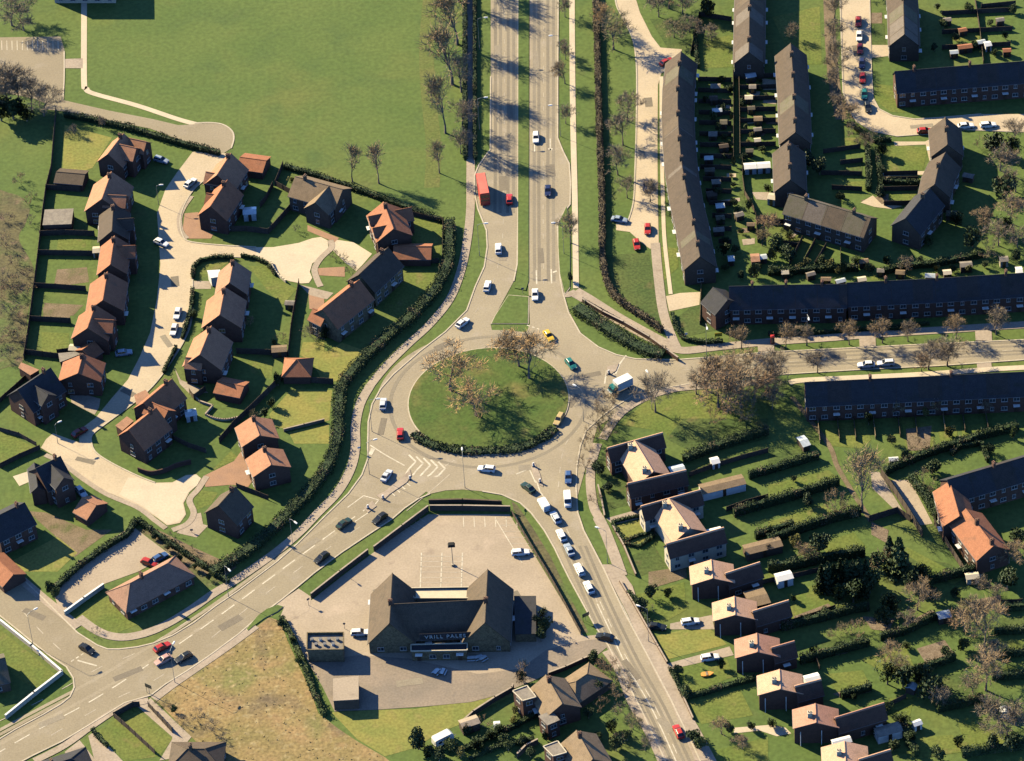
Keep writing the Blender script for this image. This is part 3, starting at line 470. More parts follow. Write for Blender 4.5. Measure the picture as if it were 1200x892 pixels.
def gable(root, P, hw, he, hr, roof, wall, oh=0.35, vo=0.25, win=True, pitch=2.9, seed=0, gabwin=True, name='roof', ridge=None, rrad=0.13):
    """ridged roof over walls along the ridge points P (xy, root space)"""
    n = len(P); M = []
    for i in range(n):
        d1 = (P[i]-P[i-1]).normalized() if i > 0 else None; d2 = (P[i+1]-P[i]).normalized() if i < n-1 else None
        d = ((d1 or d2)+(d2 or d1)).normalized(); nn = Vector((-d.y, d.x)); c = nn.dot(Vector((-(d2 or d1).y, (d2 or d1).x))); M.append(nn/c)
    wl = MB()
    Lw = [P[i]+M[i]*hw for i in range(n)]; Rw = [P[i]-M[i]*hw for i in range(n)]
    for i in range(n-1):
        for A, B in ((Lw[i+1], Lw[i]), (Rw[i], Rw[i+1])):
            wl.add([(A.x, A.y, 0), (B.x, B.y, 0), (B.x, B.y, he), (A.x, A.y, he)], [(0,1,2,3)])
    for i, A, B in ((0, Lw[0], Rw[0]), (n-1, Rw[-1], Lw[-1])):
        wl.add([(A.x, A.y, 0), (B.x, B.y, 0), (B.x, B.y, he), (P[i].x, P[i].y, hr), (A.x, A.y, he)], [(0,1,2,3,4)])
    obj('wall', wl, wall, root)
    sl = (hr-he)/hw; rf = MB(); dz = 0.2; th = 0.17
    E = list(P); d0 = (P[0]-P[1]).normalized(); d1 = (P[-1]-P[-2]).normalized(); E[0] = P[0]+d0*vo; E[-1] = P[-1]+d1*vo
    vs = []
    for i in range(n):
        l = E[i]+M[i]*(hw+oh); r = E[i]-M[i]*(hw+oh); ze = he-oh*sl+dz
        vs += [(l.x, l.y, ze), (E[i].x, E[i].y, hr+dz), (r.x, r.y, ze), (l.x, l.y, ze-th), (E[i].x, E[i].y, hr+dz-th), (r.x, r.y, ze-th)]
    fs = []
    for i in range(n-1):
        a, b = 6*i, 6*(i+1); fs += [(a+1, a, b, b+1), (a+2, a+1, b+1, b+2), (a+3, a+4, b+4, b+3), (a+4, a+5, b+5, b+4), (a, a+3, b+3, b), (a+5, a+2, b+2, b+5)]
    fs += [(0, 1, 4, 3), (1, 2, 5, 4)]; a = 6*(n-1); fs += [(a+1, a, a+3, a+4), (a+2, a+1, a+4, a+5)]
    rf.add(vs, fs)
    ro = obj(name, rf, roof, root)
    rt = MB()
    for i in range(n-1): rt.tube((E[i].x, E[i].y, hr+dz), (E[i+1].x, E[i+1].y, hr+dz), rrad, rrad, 6)
    obj('ridge_tiles', rt, ridge or roof, ro)
    if sum((P[i+1]-P[i]).length for i in range(n-1)) > 14 and he > 5:
        pw = MB(); rr = random.Random(int(P[0].x*10) % 997); d = 0.0; nx = 5.4; k = 0
        def slope_quad(mb, A, B, ma, mb_, lift, th2):
            for sg in (1, -1):
                q = []
                for (pt, nn) in ((A, ma), (B, mb_)):
                    e = pt+nn*(sg*(hw+oh-.03)); q += [(e.x, e.y, he-oh*sl+dz+lift), (pt.x, pt.y, hr+dz+lift)]
                mb.add(q, [(0, 2, 3, 1)] if sg > 0 else [(1, 3, 2, 0)])
        for i in range(n-1):
            L = (E[i+1]-E[i]).length
            while nx < d+L:
                f0, f1 = (nx-d)/L, min(1, (nx-d+0.2)/L); slope_quad(pw, E[i].lerp(E[i+1], f0), E[i].lerp(E[i+1], f1), M[i].lerp(M[i+1], f0), M[i].lerp(M[i+1], f1), 0.05, 0)
                if rr.random() < 0.4:
                    f2 = min(1, (nx-d+5.2)/L)
                    if f2-f1 > 0.02:
                        rp_ = MB(); slope_quad(rp_, E[i].lerp(E[i+1], f1), E[i].lerp(E[i+1], f2), M[i].lerp(M[i+1], f1), M[i].lerp(M[i+1], f2), 0.025, 0); obj('reroofed_section', rp_, rr.choice((MOSS, BROWN, GREYB) if roof is not SLATE else (SLATE2, SLATE2)), ro)
                nx += 5.4
            d += L
        obj('party_wall_trim', pw, BROWN if roof is not SLATE else SLATE2, ro)
    if win:
        for i in range(n-1):
            facade(root, Rw[i], Rw[i+1], he, pitch=pitch, seed=seed); facade(root, Lw[i+1], Lw[i], he, pitch=pitch, seed=seed+1)
        if gabwin:
            facade(root, Lw[0], Rw[0], he, pitch=5.0, doors=False, seed=seed); facade(root, Rw[-1], Lw[-1], he, pitch=5.0, doors=False, seed=seed)
    # gutters along both eaves
    gt = MB()
    for side in (0, 2):
        for i in range(n-1):
            p, q = vs[6*i+side], vs[6*(i+1)+side]; gt.tube((p[0], p[1], p[2]-0.12), (q[0], q[1], q[2]-0.12), 0.07, 0.07, 5)
    obj('gutter', gt, LEAD, root)
    return Lw, Rw
def hip(root, a, b, hw, he, hr, roof, wall, oh=0.4, win=True):
    u = (b-a).normalized() if (b-a).length > 1e-3 else Vector((1, 0)); nn = Vector((-u.y, u.x))
    A, B = a-u*hw, b+u*hw; W4 = [A-nn*hw, B-nn*hw, B+nn*hw, A+nn*hw]
    wl = MB(); wl.prism([p[:] for p in W4], 0, he); obj('wall', wl, wall, root)
    Ao, Bo = a-u*(hw+oh), b+u*(hw+oh); O = [Ao-nn*(hw+oh), Bo-nn*(hw+oh), Bo+nn*(hw+oh), Ao+nn*(hw+oh)]
    ze = he+0.05; rf = MB(); vs = [(p.x, p.y, ze) for p in O]+[(p.x, p.y, ze+0.15) for p in O]+[(a.x, a.y, hr), (b.x, b.y, hr)]
    rf.add(vs, [(3,2,1,0), (0,1,5,4), (1,2,6,5), (2,3,7,6), (3,0,4,7), (4,5,9,8), (6,7,8,9), (5,6,9), (7,4,8)])
    ro = obj('roof', rf, roof, root); rt = MB()
    if (b-a).length > 0.5: rt.tube((a.x, a.y, hr), (b.x, b.y, hr), 0.12, 0.12, 6)
    for i, e in ((4, a), (5, b), (6, b), (7, a)): rt.tube(vs[i], (e.x, e.y, hr), 0.1, 0.12, 6)
    obj('ridge_tiles', rt, roof, ro)
    if win:
        for i in range(4): facade(root, W4[i], W4[(i+1) % 4], he, doors=i == 0)
def chimney(root, p, hr, rz=0.0, h=1.3, ma=None, sx=0.9, sy=0.6):
    mb = MB(); mb.box((p.x, p.y, hr-0.9+(h+0.9)/2), (sx, sy, h+0.9), rz); mb.box((p.x, p.y, hr+h+0.06), (sx+0.16, sy+0.16, 0.12), rz)
    ch = obj('chimney', mb, ma or BRICK, root); q = MB()
    for s in (-0.25, 0.25):
        q = MB(); q.tube((p.x+s*math.cos(rz), p.y+s*math.sin(rz), hr+h+0.12), (p.x+s*math.cos(rz), p.y+s*math.sin(rz), hr+h+0.5), 0.13, 0.11, 8); obj('chimney_pot', q, POT, ch)
def drainpipe(root, a, nrm, he):
    mb = MB(); p = a+nrm*0.1; mb.tube((p.x, p.y, 0), (p.x, p.y, he), 0.09, 0.09, 6); obj('drainpipe', mb, WHITE, root)
def flat(root, corners, h, wall, top=None, parapet=0.0, win=True, doors=False):
    """flat-roofed block from ground-plan corners (xy)"""
    A = sum(corners[i].x*corners[(i+1) % 4].y-corners[(i+1) % 4].x*corners[i].y for i in range(4))
    if A < 0: corners = corners[::-1]
    wl = MB(); wl.prism([p[:] for p in corners], 0, h); obj('wall', wl, wall, root)
    c = sum(corners, Vector((0, 0)))/4; rf = MB()
    out = [c+(p-c)*(1+0.16/max((p-c).length, .2)) for p in corners]
    rf.prism([p[:] for p in out], h+0.01, h+0.16); obj('roof', rf, top or FELT, root)
    if parapet:
        ed = MB()
        for i in range(len(out)):
            a, b = out[i], out[(i+1) % len(out)]; ed.box(((a.x+b.x)/2, (a.y+b.y)/2, h+0.16+parapet/2), ((b-a).length, 0.22, parapet), math.atan2((b-a).y, (b-a).x))
        obj('parapet', ed, CREAM if parapet < 0.3 else wall, root)
    if win:
        for i in range(4): facade(root, corners[i], corners[(i+1) % 4], h, doors=doors and i == 0)
def building(name, label, cat, comps, roof, wall, group=None, seed=0, chim=None, win=True):
    """comps, measured on ridges and eaves:
       ('G', ridge px, hw, he, hr[, opts])   ('H', ridge px, hw, he, hr)   ('F', roof corner px, h[, opts])
       ('X', comp index, fraction, side, length, hw, drop) a gabled wing square to an earlier ridge"""
    first = comps[0]; zz = first[4] if first[0] in 'GH' else first[2]
    base = [G(p, zz) for p in first[1]]; org = sum(base, Vector())/len(base); org.z = 0
    root = empty(name, org); tag(root, label, cat, group); o2 = org.to_2d(); done = []
    for ci, c in enumerate(comps):
        opt = c[-1] if isinstance(c[-1], dict) else {}
        rm = opt.get('roof', roof); wm = opt.get('wall', wall)
        if c[0] in 'GH':
            P = [G(p, c[4]).to_2d()-o2 for p in c[1]]; done.append((P, c[2], c[3], c[4]))
            if c[0] == 'G': gable(root, P, c[2], c[3], c[4], rm, wm, win=opt.get('win', win), seed=seed+ci, pitch=opt.get('pitch', 2.9), gabwin=opt.get('gabwin', True), oh=opt.get('oh', 0.35), rrad=opt.get('rrad', 0.13), ridge=opt.get('ridge'))
            else: hip(root, P[0], P[-1], c[2], c[3], c[4], rm, wm, win=opt.get('win', win))
        elif c[0] == 'F':
            P = [G(p, c[2]).to_2d()-o2 for p in c[1]]; done.append((P, 0, 0, c[2])); flat(root, P, c[2], wm, opt.get('top'), opt.get('parapet', 0.0), opt.get('win', win), opt.get('doors', False))
        elif c[0] == 'X':
            P, hw, he, hr = done[c[1]]; a, b = P[0], P[-1]; q = a.lerp(b, c[2]); u = (b-a).normalized(); nn = Vector((-u.y, u.x))*c[3]
            P2 = [q+nn*0.05, q+nn*c[4]]; h2 = hr-c[6]; he2 = max(he-c[6]*0.4, h2-c[5]*0.85); done.append((P2, c[5], he2, h2))
            gable(root, P2, c[5], he2, h2, rm, wm, win=win, seed=seed+ci, oh=0.25)
    for (ci, f) in (chim if chim is not None else [(0, 0.2)]):
        P, hw, he, hr = done[ci]; k = f*(len(P)-1); i = min(int(k), len(P)-2); q = P[i].lerp(P[i+1], k-i); d = P[i+1]-P[i]; chimney(root, q, hr, math.atan2(d.y, d.x)+math.pi/2, ma=wall if wall in (BRICK, BRICKB) else BRICK)
    return root
B = building; EH = (3.4, 4.9, 7.6)
# --- the red-roofed estate
B('house', 'orange-roofed house topmost in the estate row, beside the park turning circle', 'house', [('G', t('a1', 1075,130, 945,300), 3.5, 4.9, 8.2), ('X', 0, 0.45, 1, 5.5, 2.6, 0.4), ('X', 0, 0.02, 1, 6.5, 2.4, 0.9)], PEACH, BRICK, seed=1)
B('house', 'peach-roofed house second from the top of the estate row', 'house', [('G', t('a1', 970,465, 890,690), 5.0, 4.7, 9.0), ('X', 0, 0.8, 1, 5.6, 2.3, 0.6)], PEACH, BRICK, seed=2)
B('house', 'grey-roofed house between orange roofs in the estate row', 'house', [('G', t('A2', 527,60, 520,180), 3.7, 4.9, 8.1), ('X', 0, 0.5, 1, 5.0, 2.0, 0.8)], GREYR, BRICK, seed=3)
B('house', 'orange house directly below the grey-roofed one, with square bright lawn behind', 'house', [('G', t('a4', 700,205, 665,445), 3.6, 4.9, 8.0), ('X', 0, 0.3, 1, 5.3, 2.2, 0.6)], RED, BRICK, seed=4)
B('house', 'orange-roofed house with pale curved garden path behind it', 'house', [('G', t('a4', 638,520, 600,755), 4.5, 4.9, 8.4)], RED, BRICK, seed=5)
B('house', 'orange house with dark south gable above the peach link garage', 'house', [('G', t('a5', 664,-8, 612,145), 4.4, 4.9, 8.5), ('X', 0, 0.55, 1, 5.4, 2.3, 0.5)], RED, BRICK, seed=6)
B('garage', 'small orange-roofed link garage squeezed between two row houses', 'garage', [('G', t('a5', 655,245, 580,298), 2.6, 2.4, 4.0)], RED, BRICK, chim=[], win=False)
B('house', 'lowest orange-roofed house of the estate row, its east slope lit brown', 'house', [('G', t('a5', 578,335, 545,460), 5.0, 4.7, 7.3), ('F', t('a5', 410,325, 520,315, 560,330, 420,385), 2.6, dict(top=FELT, win=False))], RED, BRICK, seed=7)
B('house', 'dark navy slate-roofed house set at an angle left of the estate road', 'house', [('G', t('a5', 350,430, 128,578), 4.6, 4.9, 9.2), ('X', 0, 0.6, 1, 6.0, 2.2, 0.8)], SLATE, BRICK, seed=8)
B('house', 'house with orange west slope below the park turning circle, upper of two', 'house', [('G', t('a2', 672,155, 557,333), 4.2, 4.9, 9.0), ('X', 0, 0.75, -1, 4.2, 2.2, 1.8)], PEACH, BRICK, seed=9)
B('house', 'house with a narrow orange west slope beside the brick drive and small lawn', 'house', [('G', t('a2', 640,388, 500,606), 3.8, 4.9, 8.6), ('X', 0, 0.35, -1, 4.2, 2.0, 2.2)], RED, BRICK, seed=10)
B('house', 'tan-roofed house with a half-timbered front gable above the turning head', 'house', [('G', t('a3', 160,105, 480,192), 4.4, 4.8, 7.7), ('X', 0, 0.72, -1, 7.2, 3.4, 0.1)], TANR, BRICKB, seed=11)
B('house', 'bright orange house with two front dormer gables near the path corner', 'house', [('G', t('a3', 770,285, 838,465), 4.4, 4.9, 8.0), ('X', 0, 0.3, -1, 4.6, 1.6, 0.9), ('X', 0, 0.75, -1, 4.6, 1.6, 0.9), ('X', 0, 0.2, 1, 6.5, 2.4, 1.6)], RED, BRICK, seed=12)
B('house', 'grey-roofed house with pale front edge facing the turning head', 'house', [('G', t('B2', 612,262, 482,384), 4.2, 4.9, 8.8)], GREYR, STONE, seed=13)
B('house', 'thin orange-edged house with weathered front, joined to the grey-roofed one', 'house', [('G', t('B2', 478,412, 312,545), 4.3, 4.9, 8.8), ('X', 0, 0.95, -1, 4.0, 2.2, 2.4)], RED, STONE, seed=14)
B('house', 'peach-roofed house with white front porch, top of the central row', 'house', [('G', t('a6', 557,95, 530,245), 3.8, 4.9, 8.5), ('F', t('a6', 375,165, 460,160, 462,205, 400,215), 2.8, dict(top=WHITE, wall=WHITE, win=False))], PINKR, BRICK, seed=15)
B('house', 'peach-roofed house in the middle of the central row above the parked white cars', 'house', [('G', t('a6', 497,285, 462,468), 4.7, 4.9, 9.0)], PEACH, BRICK, seed=16)
B('house', 'peach-roofed house at the lower end of the central row with a red porch', 'house', [('G', t('a6', 402,555, 325,745), 4.7, 4.9, 9.2), ('X', 0, 0.92, -1, 4.0, 1.9, 2.4)], PEACH, BRICK, seed=17)
B('house', 'house with thin orange edge and a pink-roofed garage on the road side', 'house', [('G', t('a7', 482,150, 292,310), 3.9, 4.9, 8.7), ('F', t('a7', 225,260, 300,225, 330,265, 240,325), 2.6, dict(top=PINKR, win=False)), ('X', 0, 0.85, 1, 6.0, 2.4, 0.6)], RED, BRICK, seed=18)
B('house', 'house with a broad orange edge at the inside corner of the estate junction', 'house', [('G', t('a7', 372,352, 188,498), 4.2, 4.9, 9.0), ('F', t('a7', 95,470, 170,410, 215,440, 140,505), 2.6, dict(top=PINKR, win=False))], RED, BRICK, seed=19)
B('house', 'upper half of the twin peach-roofed houses on the brick drive', 'house', [('G', t('b2', 690,55, 737,180), 4.3, 4.9, 7.1)], PEACH, BRICK, seed=20)
B('house', 'lower half of the twin peach-roofed houses on the brick drive', 'house', [('G', t('b2', 765,270, 817,385), 4.4, 4.9, 7.1)], PEACH, BRICK, seed=21)
B('house', 'dark house with pale west edge beside the lower turning head', 'house', [('G', t('b2', 567,545, 457,668), 4.3, 4.9, 9.0)], BROWN, BRICK, seed=22)
B('house', 'brick-ended house with a cream cross gable below the estate junction', 'house', [('G', t('b1', 418,95, 255,175), 4.3, 4.9, 8.8), ('X', 0, 0.45, 1, 6.4, 2.4, 0.4), ('G', t('b1', 240,140, 262,300), 1.6, 4.4, 5.8, dict(win=False))], SLATE, BRICK, seed=23)
B('garage', 'peach-roofed detached garage on rough ground below the cream cross gable', 'garage', [('G', t('b1', 578,380, 667,430), 3.3, 2.5, 4.4)], PEACH, BRICK, chim=[], win=False)
B('house', 'navy-roofed house cut by the left edge of the photo', 'house', [('G', t('b1', 168,418, -80,540), 4.5, 4.9, 8.0)], SLATE, BRICK, seed=24)
B('garage', 'orange-roofed garage in the bottom left corner of the estate', 'garage', [('G', t('A3', -40,790, 60,885), 3.0, 2.4, 4.2)], RED, BRICK, chim=[], win=False)
B('garage', 'low brown garage behind the top left house', 'garage', [('G', t('a1', 498,462, 735,482), 2.8, 2.3, 3.4)], BROWN, BRICK, chim=[], win=False)
B('garage', 'dark flat-topped garage at the back of the grey-roofed house', 'garage', [('F', t('A2', 210,85, 340,80, 330,150, 200,155), 2.6, dict(win=False))], BROWN, BRICK, chim=[], win=False)
B('garage', 'rusty brown garage at the back fence beside the park, next to the white gateposts', 'garage', [('G', t('a2', 760,185, 975,215), 3.2, 2.5, 3.7)], RED, BRICK, chim=[], win=False)
B('garage', 'red double garage with ridge running left to right behind the hedge', 'garage', [('G', t('a3', 845,592, 1098,592), 2.9, 2.4, 3.9)], RED, BRICK, chim=[], win=False)
B('garage', 'brownish red garage in the middle of the estate back gardens', 'garage', [('G', t('a8', 118,352, 335,395), 2.8, 2.4, 3.5)], RED, BRICK, chim=[], win=False)
B('garage', 'pyramid-roofed garage with orange west side above the bright lawn', 'garage', [('H', t('a8', 799,158, 803,158), 3.2, 2.4, 5.2)], RED, BRICK, chim=[], win=False)
B('garage', 'small pink-roofed garage beside the navy slate house', 'garage', [('F', t('a5', 150,390, 270,440, 210,475, 132,425), 2.6, dict(top=PINKR, win=False))], PINKR, BRICK, chim=[], win=False)
B('church_hall', 'hipped-roof hall on the corner lawn by the main road verge', 'hall', [('H', t('b3', 550,437, 812,298), 4.0, 2.6, 6.3)], WINGR2, BRICK, chim=[(0, 0.3)])
B('house', 'dark house on a lawn behind the white wall at the left edge', 'house', [('G', t('A4', -90,440, 20,415), 4.5, 3.0, 6.0)], MOSS, BRICKB, seed=26)
B('bungalow', 'dark hip-roofed bungalow at the bottom edge below two fenced lawns', 'bungalow', [('H', t('A4', 870,835, 950,835), 3.8, 2.8, 5.2)], BROWN, BRICKB, seed=27)
B('bungalow', 'dark-roofed bungalow partly below the bottom left edge', 'bungalow', [('H', t('A4', 220,915, 330,880), 4.0, 2.8, 5.4)], SLATE, BRICKB, seed=28)
# --- the pub and its outbuildings
pub = B('pub', 'large roadside pub with two steep gabled wings, standing in its pink car park', 'pub',
  [('G', t('b4', 197,115, 180,398), 5.1, 3.4, 9.5), ('G', t('b4', 750,92, 735,393), 5.2, 3.4, 9.5), ('G', t('b4', 205,292, 738,266), 5.6, 3.4, 9.0, dict(gabwin=False)),
   ('F', t('b4', 300,205, 655,200, 660,262, 330,262), 3.6, dict(win=False, parapet=0.5, wall=CREAM, top=CREAM)), ('F', t('b4', 905,245, 1030,245, 1030,460, 912,462), 2.6, dict(win=False, top=SLATE)), ('F', t('b4', 310,528, 628,520, 628,560, 310,565), 2.9, dict(top=SLATE, parapet=0.25, wall=STONE, doors=True))], BROWN, STONE, chim=[(0, 0.62), (1, 0.62)], seed=30)  # dark slate on the east annex roof stands for the wing's cast shadow
fc = bpy.data.curves.new('letters', 'FONT'); fc.body = 'VRILL PALES'; fc.size = 1.45; fc.space_character = 1.22; fc.extrude = 0.06; fc.align_x = 'CENTER'
so2 = bpy.data.objects.new('sign_tmp', fc); C.objects.link(so2); dg = bpy.context.evaluated_depsgraph_get(); sm_ = bpy.data.meshes.new_from_object(so2.evaluated_get(dg)); bpy.data.objects.remove(so2); sm_.name = 'sign_letters'
sm_.materials.clear(); sm_.materials.append(mat('sign_white', (0.45,0.46,0.45), rough=0.5))
sg = put('sign_letters', sm_, pub); p0 = G(t('b4', 505,484)[0], 4.4); pr = t('b4', 380,478, 655,466); a_ = math.atan2(G(pr[1], 4.4).y-G(pr[0], 4.4).y, G(pr[1], 4.4).x-G(pr[0], 4.4).x)
sg.location = p0-pub.location; sg.rotation_euler = (R(90), 0, a_)
mb = MB()
for s in (-4.5, -1.5, 1.5, 4.5):
    q = sg.location+Vector((math.cos(a_), math.sin(a_), 0))*s; mb.tube((q.x, q.y+0.1, 3.0), (q.x, q.y+0.1, 5.6), 0.05, 0.05, 5)
mb.box((sg.location.x, sg.location.y+0.14, 4.9), (11.6, 0.06, 1.9), a_); obj('sign_board', mb, SLATE, pub)
B('store_yard', 'roofless walled store with clutter inside at the pub car park edge', 'outbuilding', [('F', t('B4', 242,308, 405,306, 405,382, 240,384), 3.4, dict(win=False, parapet=0.7))], SLATE, STONE, chim=[], win=False)
B('substation', 'small flat-roofed pinkish substation on the grass below the walled store', 'outbuilding', [('F', t('B4', 360,512, 475,500, 475,605, 360,612), 3.0, dict(win=False, top=PINK))], FELT, BRICKB, chim=[], win=False)
# --- bungalows south of the pub
for k, (dx, dy, lab) in enumerate(((0, 0, 'tan-roofed house with a brick box extension, just below the pub lawn'), (215, 390, 'tan-roofed house with box extension cut by the bottom edge, below its twin'))):
    q = lambda *v: t('b8', *[a+(dx if i % 2 == 0 else dy) for i, a in enumerate(v)])
    B('house', lab, 'house', [('G', q(480,195, 590,388), 4.2, 4.2, 7.0), ('F', q(250,305, 345,270, 405,345, 315,370), 5.6, dict(parapet=0.2)), ('F', q(430,480, 520,440, 572,505, 490,540), 4.8, dict(wall=BRICK))], TANR, BRICK, seed=31+k)
B('garage', 'tan hip-roofed garage with dark rooflight beside the road verge', 'garage', [('H', t('b8', 690,232, 768,180), 3.6, 2.4, 4.6)], TANR, BRICKB, chim=[], win=False)
# --- H-plan semi-detached houses along the south-east road
SEMI = [('largest pair of houses, below the bare trees beside the roundabout', 'b5', (75,215, 450,110), (262,166, 388,372), (215,462, 612,370)),
        ('pair of houses second down the road, beside a tan drive and square lawn', 'b5', (310,620, 715,508), (500,568, 640,768), (485,882, 875,772)),
        ('house third down the road, its lawn shaded by a round bush', 'b6', None, (437,222, 447,342), (540,315, 770,240)),
        ('house fourth down the road, with the white car on its drive', 'b6', None, (597,478, 603,597), (730,578, 970,505)),
        ('house fifth down the road, beside an orange toy on the lawn', 'b6', None, (755,735, 760,855), (860,833, 1010,790)),
        ('house sixth down the road, with a white-roofed rear lean-to', 'b7', None, (318,262, 325,388), (430,375, 600,330)),
        ('house seventh down the road, with the longest rear wing and orange ridge', 'b7', None, (568,500, 573,622), (710,595, 1040,495)),
        ('house at the bottom of the road with its front on the photo edge', 'b7', None, (770,762, 778,890), (875,885, 1085,820))]
for k, (lab, tl, nw, cc, sw) in enumerate(SEMI):
    wall = BRICK if k % 2 == 0 else CREAM if k == 1 else BRICK
    rm = SALMON if k in (4, 6) else PALER  # wings take the shade-dark tile; thick pale ridges imitate a sunlit edge
    big = k < 2
    if big:
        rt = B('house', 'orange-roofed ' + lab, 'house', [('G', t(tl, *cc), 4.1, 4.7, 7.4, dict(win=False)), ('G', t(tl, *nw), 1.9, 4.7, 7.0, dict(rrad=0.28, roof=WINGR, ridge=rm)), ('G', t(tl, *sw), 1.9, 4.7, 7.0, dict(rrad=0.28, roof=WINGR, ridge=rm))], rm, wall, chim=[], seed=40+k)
    else:
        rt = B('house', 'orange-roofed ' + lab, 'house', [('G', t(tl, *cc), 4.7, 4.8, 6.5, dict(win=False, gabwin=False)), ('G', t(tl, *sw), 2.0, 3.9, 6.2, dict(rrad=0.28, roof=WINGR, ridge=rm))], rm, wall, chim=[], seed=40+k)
    off = rt.location.to_2d(); c0, c1 = (G(p, 7).to_2d()-off for p in t(tl, *cc)); uc = (c1-c0).normalized(); wn = Vector((uc.y, -uc.x))
    if wn.x > 0: wn = -wn
    for f in ((0.12, 0.9) if big else (0.5,)):
        chimney(rt, c0.lerp(c1, f)+wn*(1.7 if big else 1.3), 6.4 if big else 5.9, 0, 1.5, CREAM, 1.0, 0.9)
    sgl = c1 if c1.y < c0.y else c0
    for d_ in ((-3.4, 1.2) if not big else (-2.5, 1.5)): drainpipe(rt, sgl+Vector((d_, -0.02 if not big else -2.0)), Vector((0, -1)), 4.4)
# --- terraces
TH = (3.9, 5.2, 8.9); TP = dict(pitch=2.7)
B('terraced_houses', 'long curved terrace with lit brown west slope beside the service road', 'terrace', [('G', t('c1', 226,128, 207,300, 202,480, 208,650, 222,830) + t('c2', 235,100, 262,260, 300,420, 330,580, 357,718), *TH, TP)], GREYR, BRICKB, chim=[(0, .06), (0, .17), (0, .28), (0, .39), (0, .5), (0, .61), (0, .72), (0, .83), (0, .94)], seed=50)
B('terraced_houses', 'brown terrace running off the top edge beside a square lawn', 'terrace', [('G', o(880,-60, 878.5,0, 877.5,61), *TH, TP)], GREYR, BRICKB, chim=[(0, .6), (0, .9)], seed=51)
B('terraced_houses', 'straight terrace with lit pinkish west slope right of the narrow gardens', 'terrace', [('G', o(926.5,52, 930,100, 932,155), *TH, TP)], GREYR, BRICKB, chim=[(0, .15), (0, .4), (0, .65), (0, .9)], seed=52)
B('terraced_houses', 'short terrace stepping down below the straight one, by the white greenhouses', 'terrace', [('G', t('c3', 145,215, 155,480), *TH, TP)], GREYR, BRICKB, chim=[(0, .2), (0, .7)], seed=53)
B('terraced_houses', 'mossy brown terrace set diagonally with its front slope lit', 'terrace', [('G', t('c3', 155,585, 712,748), 4.0, 5.3, 8.3, TP)], MOSS, BRICKB, chim=[(0, .2), (0, .8)], seed=54)
B('terraced_houses', 'top block of the angled crescent, half hiding the road', 'terrace', [('G', t('c4', 640,52, 655,235), *TH, TP)], GREYR, BRICKB, chim=[(0, .5)], seed=55)
B('terraced_houses', 'middle block of the angled crescent beside striped gardens', 'terrace', [('G', t('c4', 640,296, 592,395, 567,512), *TH, TP)], GREYR, BRICKB, chim=[(0, .5)], seed=56)
B('terraced_houses', 'lowest block of the angled crescent with a slim pink roof edge', 'terrace', [('G', t('c4', 532,546, 368,748), *TH, TP)], SLATE, BRICKB, chim=[(0, .3)], seed=57)
B('terraced_houses', 'dark-fronted terrace at the top right facing the curving road', 'terrace', [('G', t('D1', 592,335, 880,312, 1165,290, 1400,270), *TH, TP)], SLATE, BRICK, chim=[(0, .1), (0, .4)], seed=58)
B('terraced_houses', 'brown terrace at the top right behind the row of parked cars', 'terrace', [('G', t('D1', 620,-90, 628,0, 633,160), *TH, TP)], GREYR, BRICKB, chim=[(0, .5)], seed=59)
B('terraced_houses', 'left half of the long dark terrace north of the east road', 'terrace', [('G', t('c5', 328,218, 720,208, 1138,202), *TH, TP), ('G', t('c5', 215,225, 310,305), 3.6, 5.3, 8.0)], SLATE, BRICK, chim=[(0, .2), (0, .5), (0, .8)], seed=60)
B('terraced_houses', 'right half of the long dark terrace north of the east road', 'terrace', [('G', t('c6', -42,193, 550,165, 1190,124, 1500,104), *TH, TP)], SLATE, BRICK, chim=[(0, .15), (0, .35), (0, .6)], seed=61)
B('terraced_houses', 'dark terrace south of the east road with small trees in its gardens', 'terrace', [('G', o(944,449, 1070,443, 1197,437, 1290,432), *TH, TP)], SLATE, BRICK, chim=[(0, .2), (0, .45), (0, .7)], seed=62)
B('terraced_houses', 'dark terrace with bright ridge edge above the red-roofed house at the right', 'terrace', [('G', t('c8', 550,213, 990,83, 1250,6), 3.9, 5.3, 8.6, TP)], SLATE, BRICK, chim=[(0, .3)], seed=63)
B('house', 'rust-roofed house with cluttered pale front below the eastern terrace', 'house', [('G', t('c8', 655,385, 812,592), 4.0, 4.9, 7.8), ('G', t('c8', 560,225, 615,420), 3.6, 5.0, 7.6), ('F', t('c8', 520,395, 570,355, 610,410, 565,440), 4.2, dict(top=RED))], RED, BRICK, chim=[(0, .4), (0, .95)], seed=64)
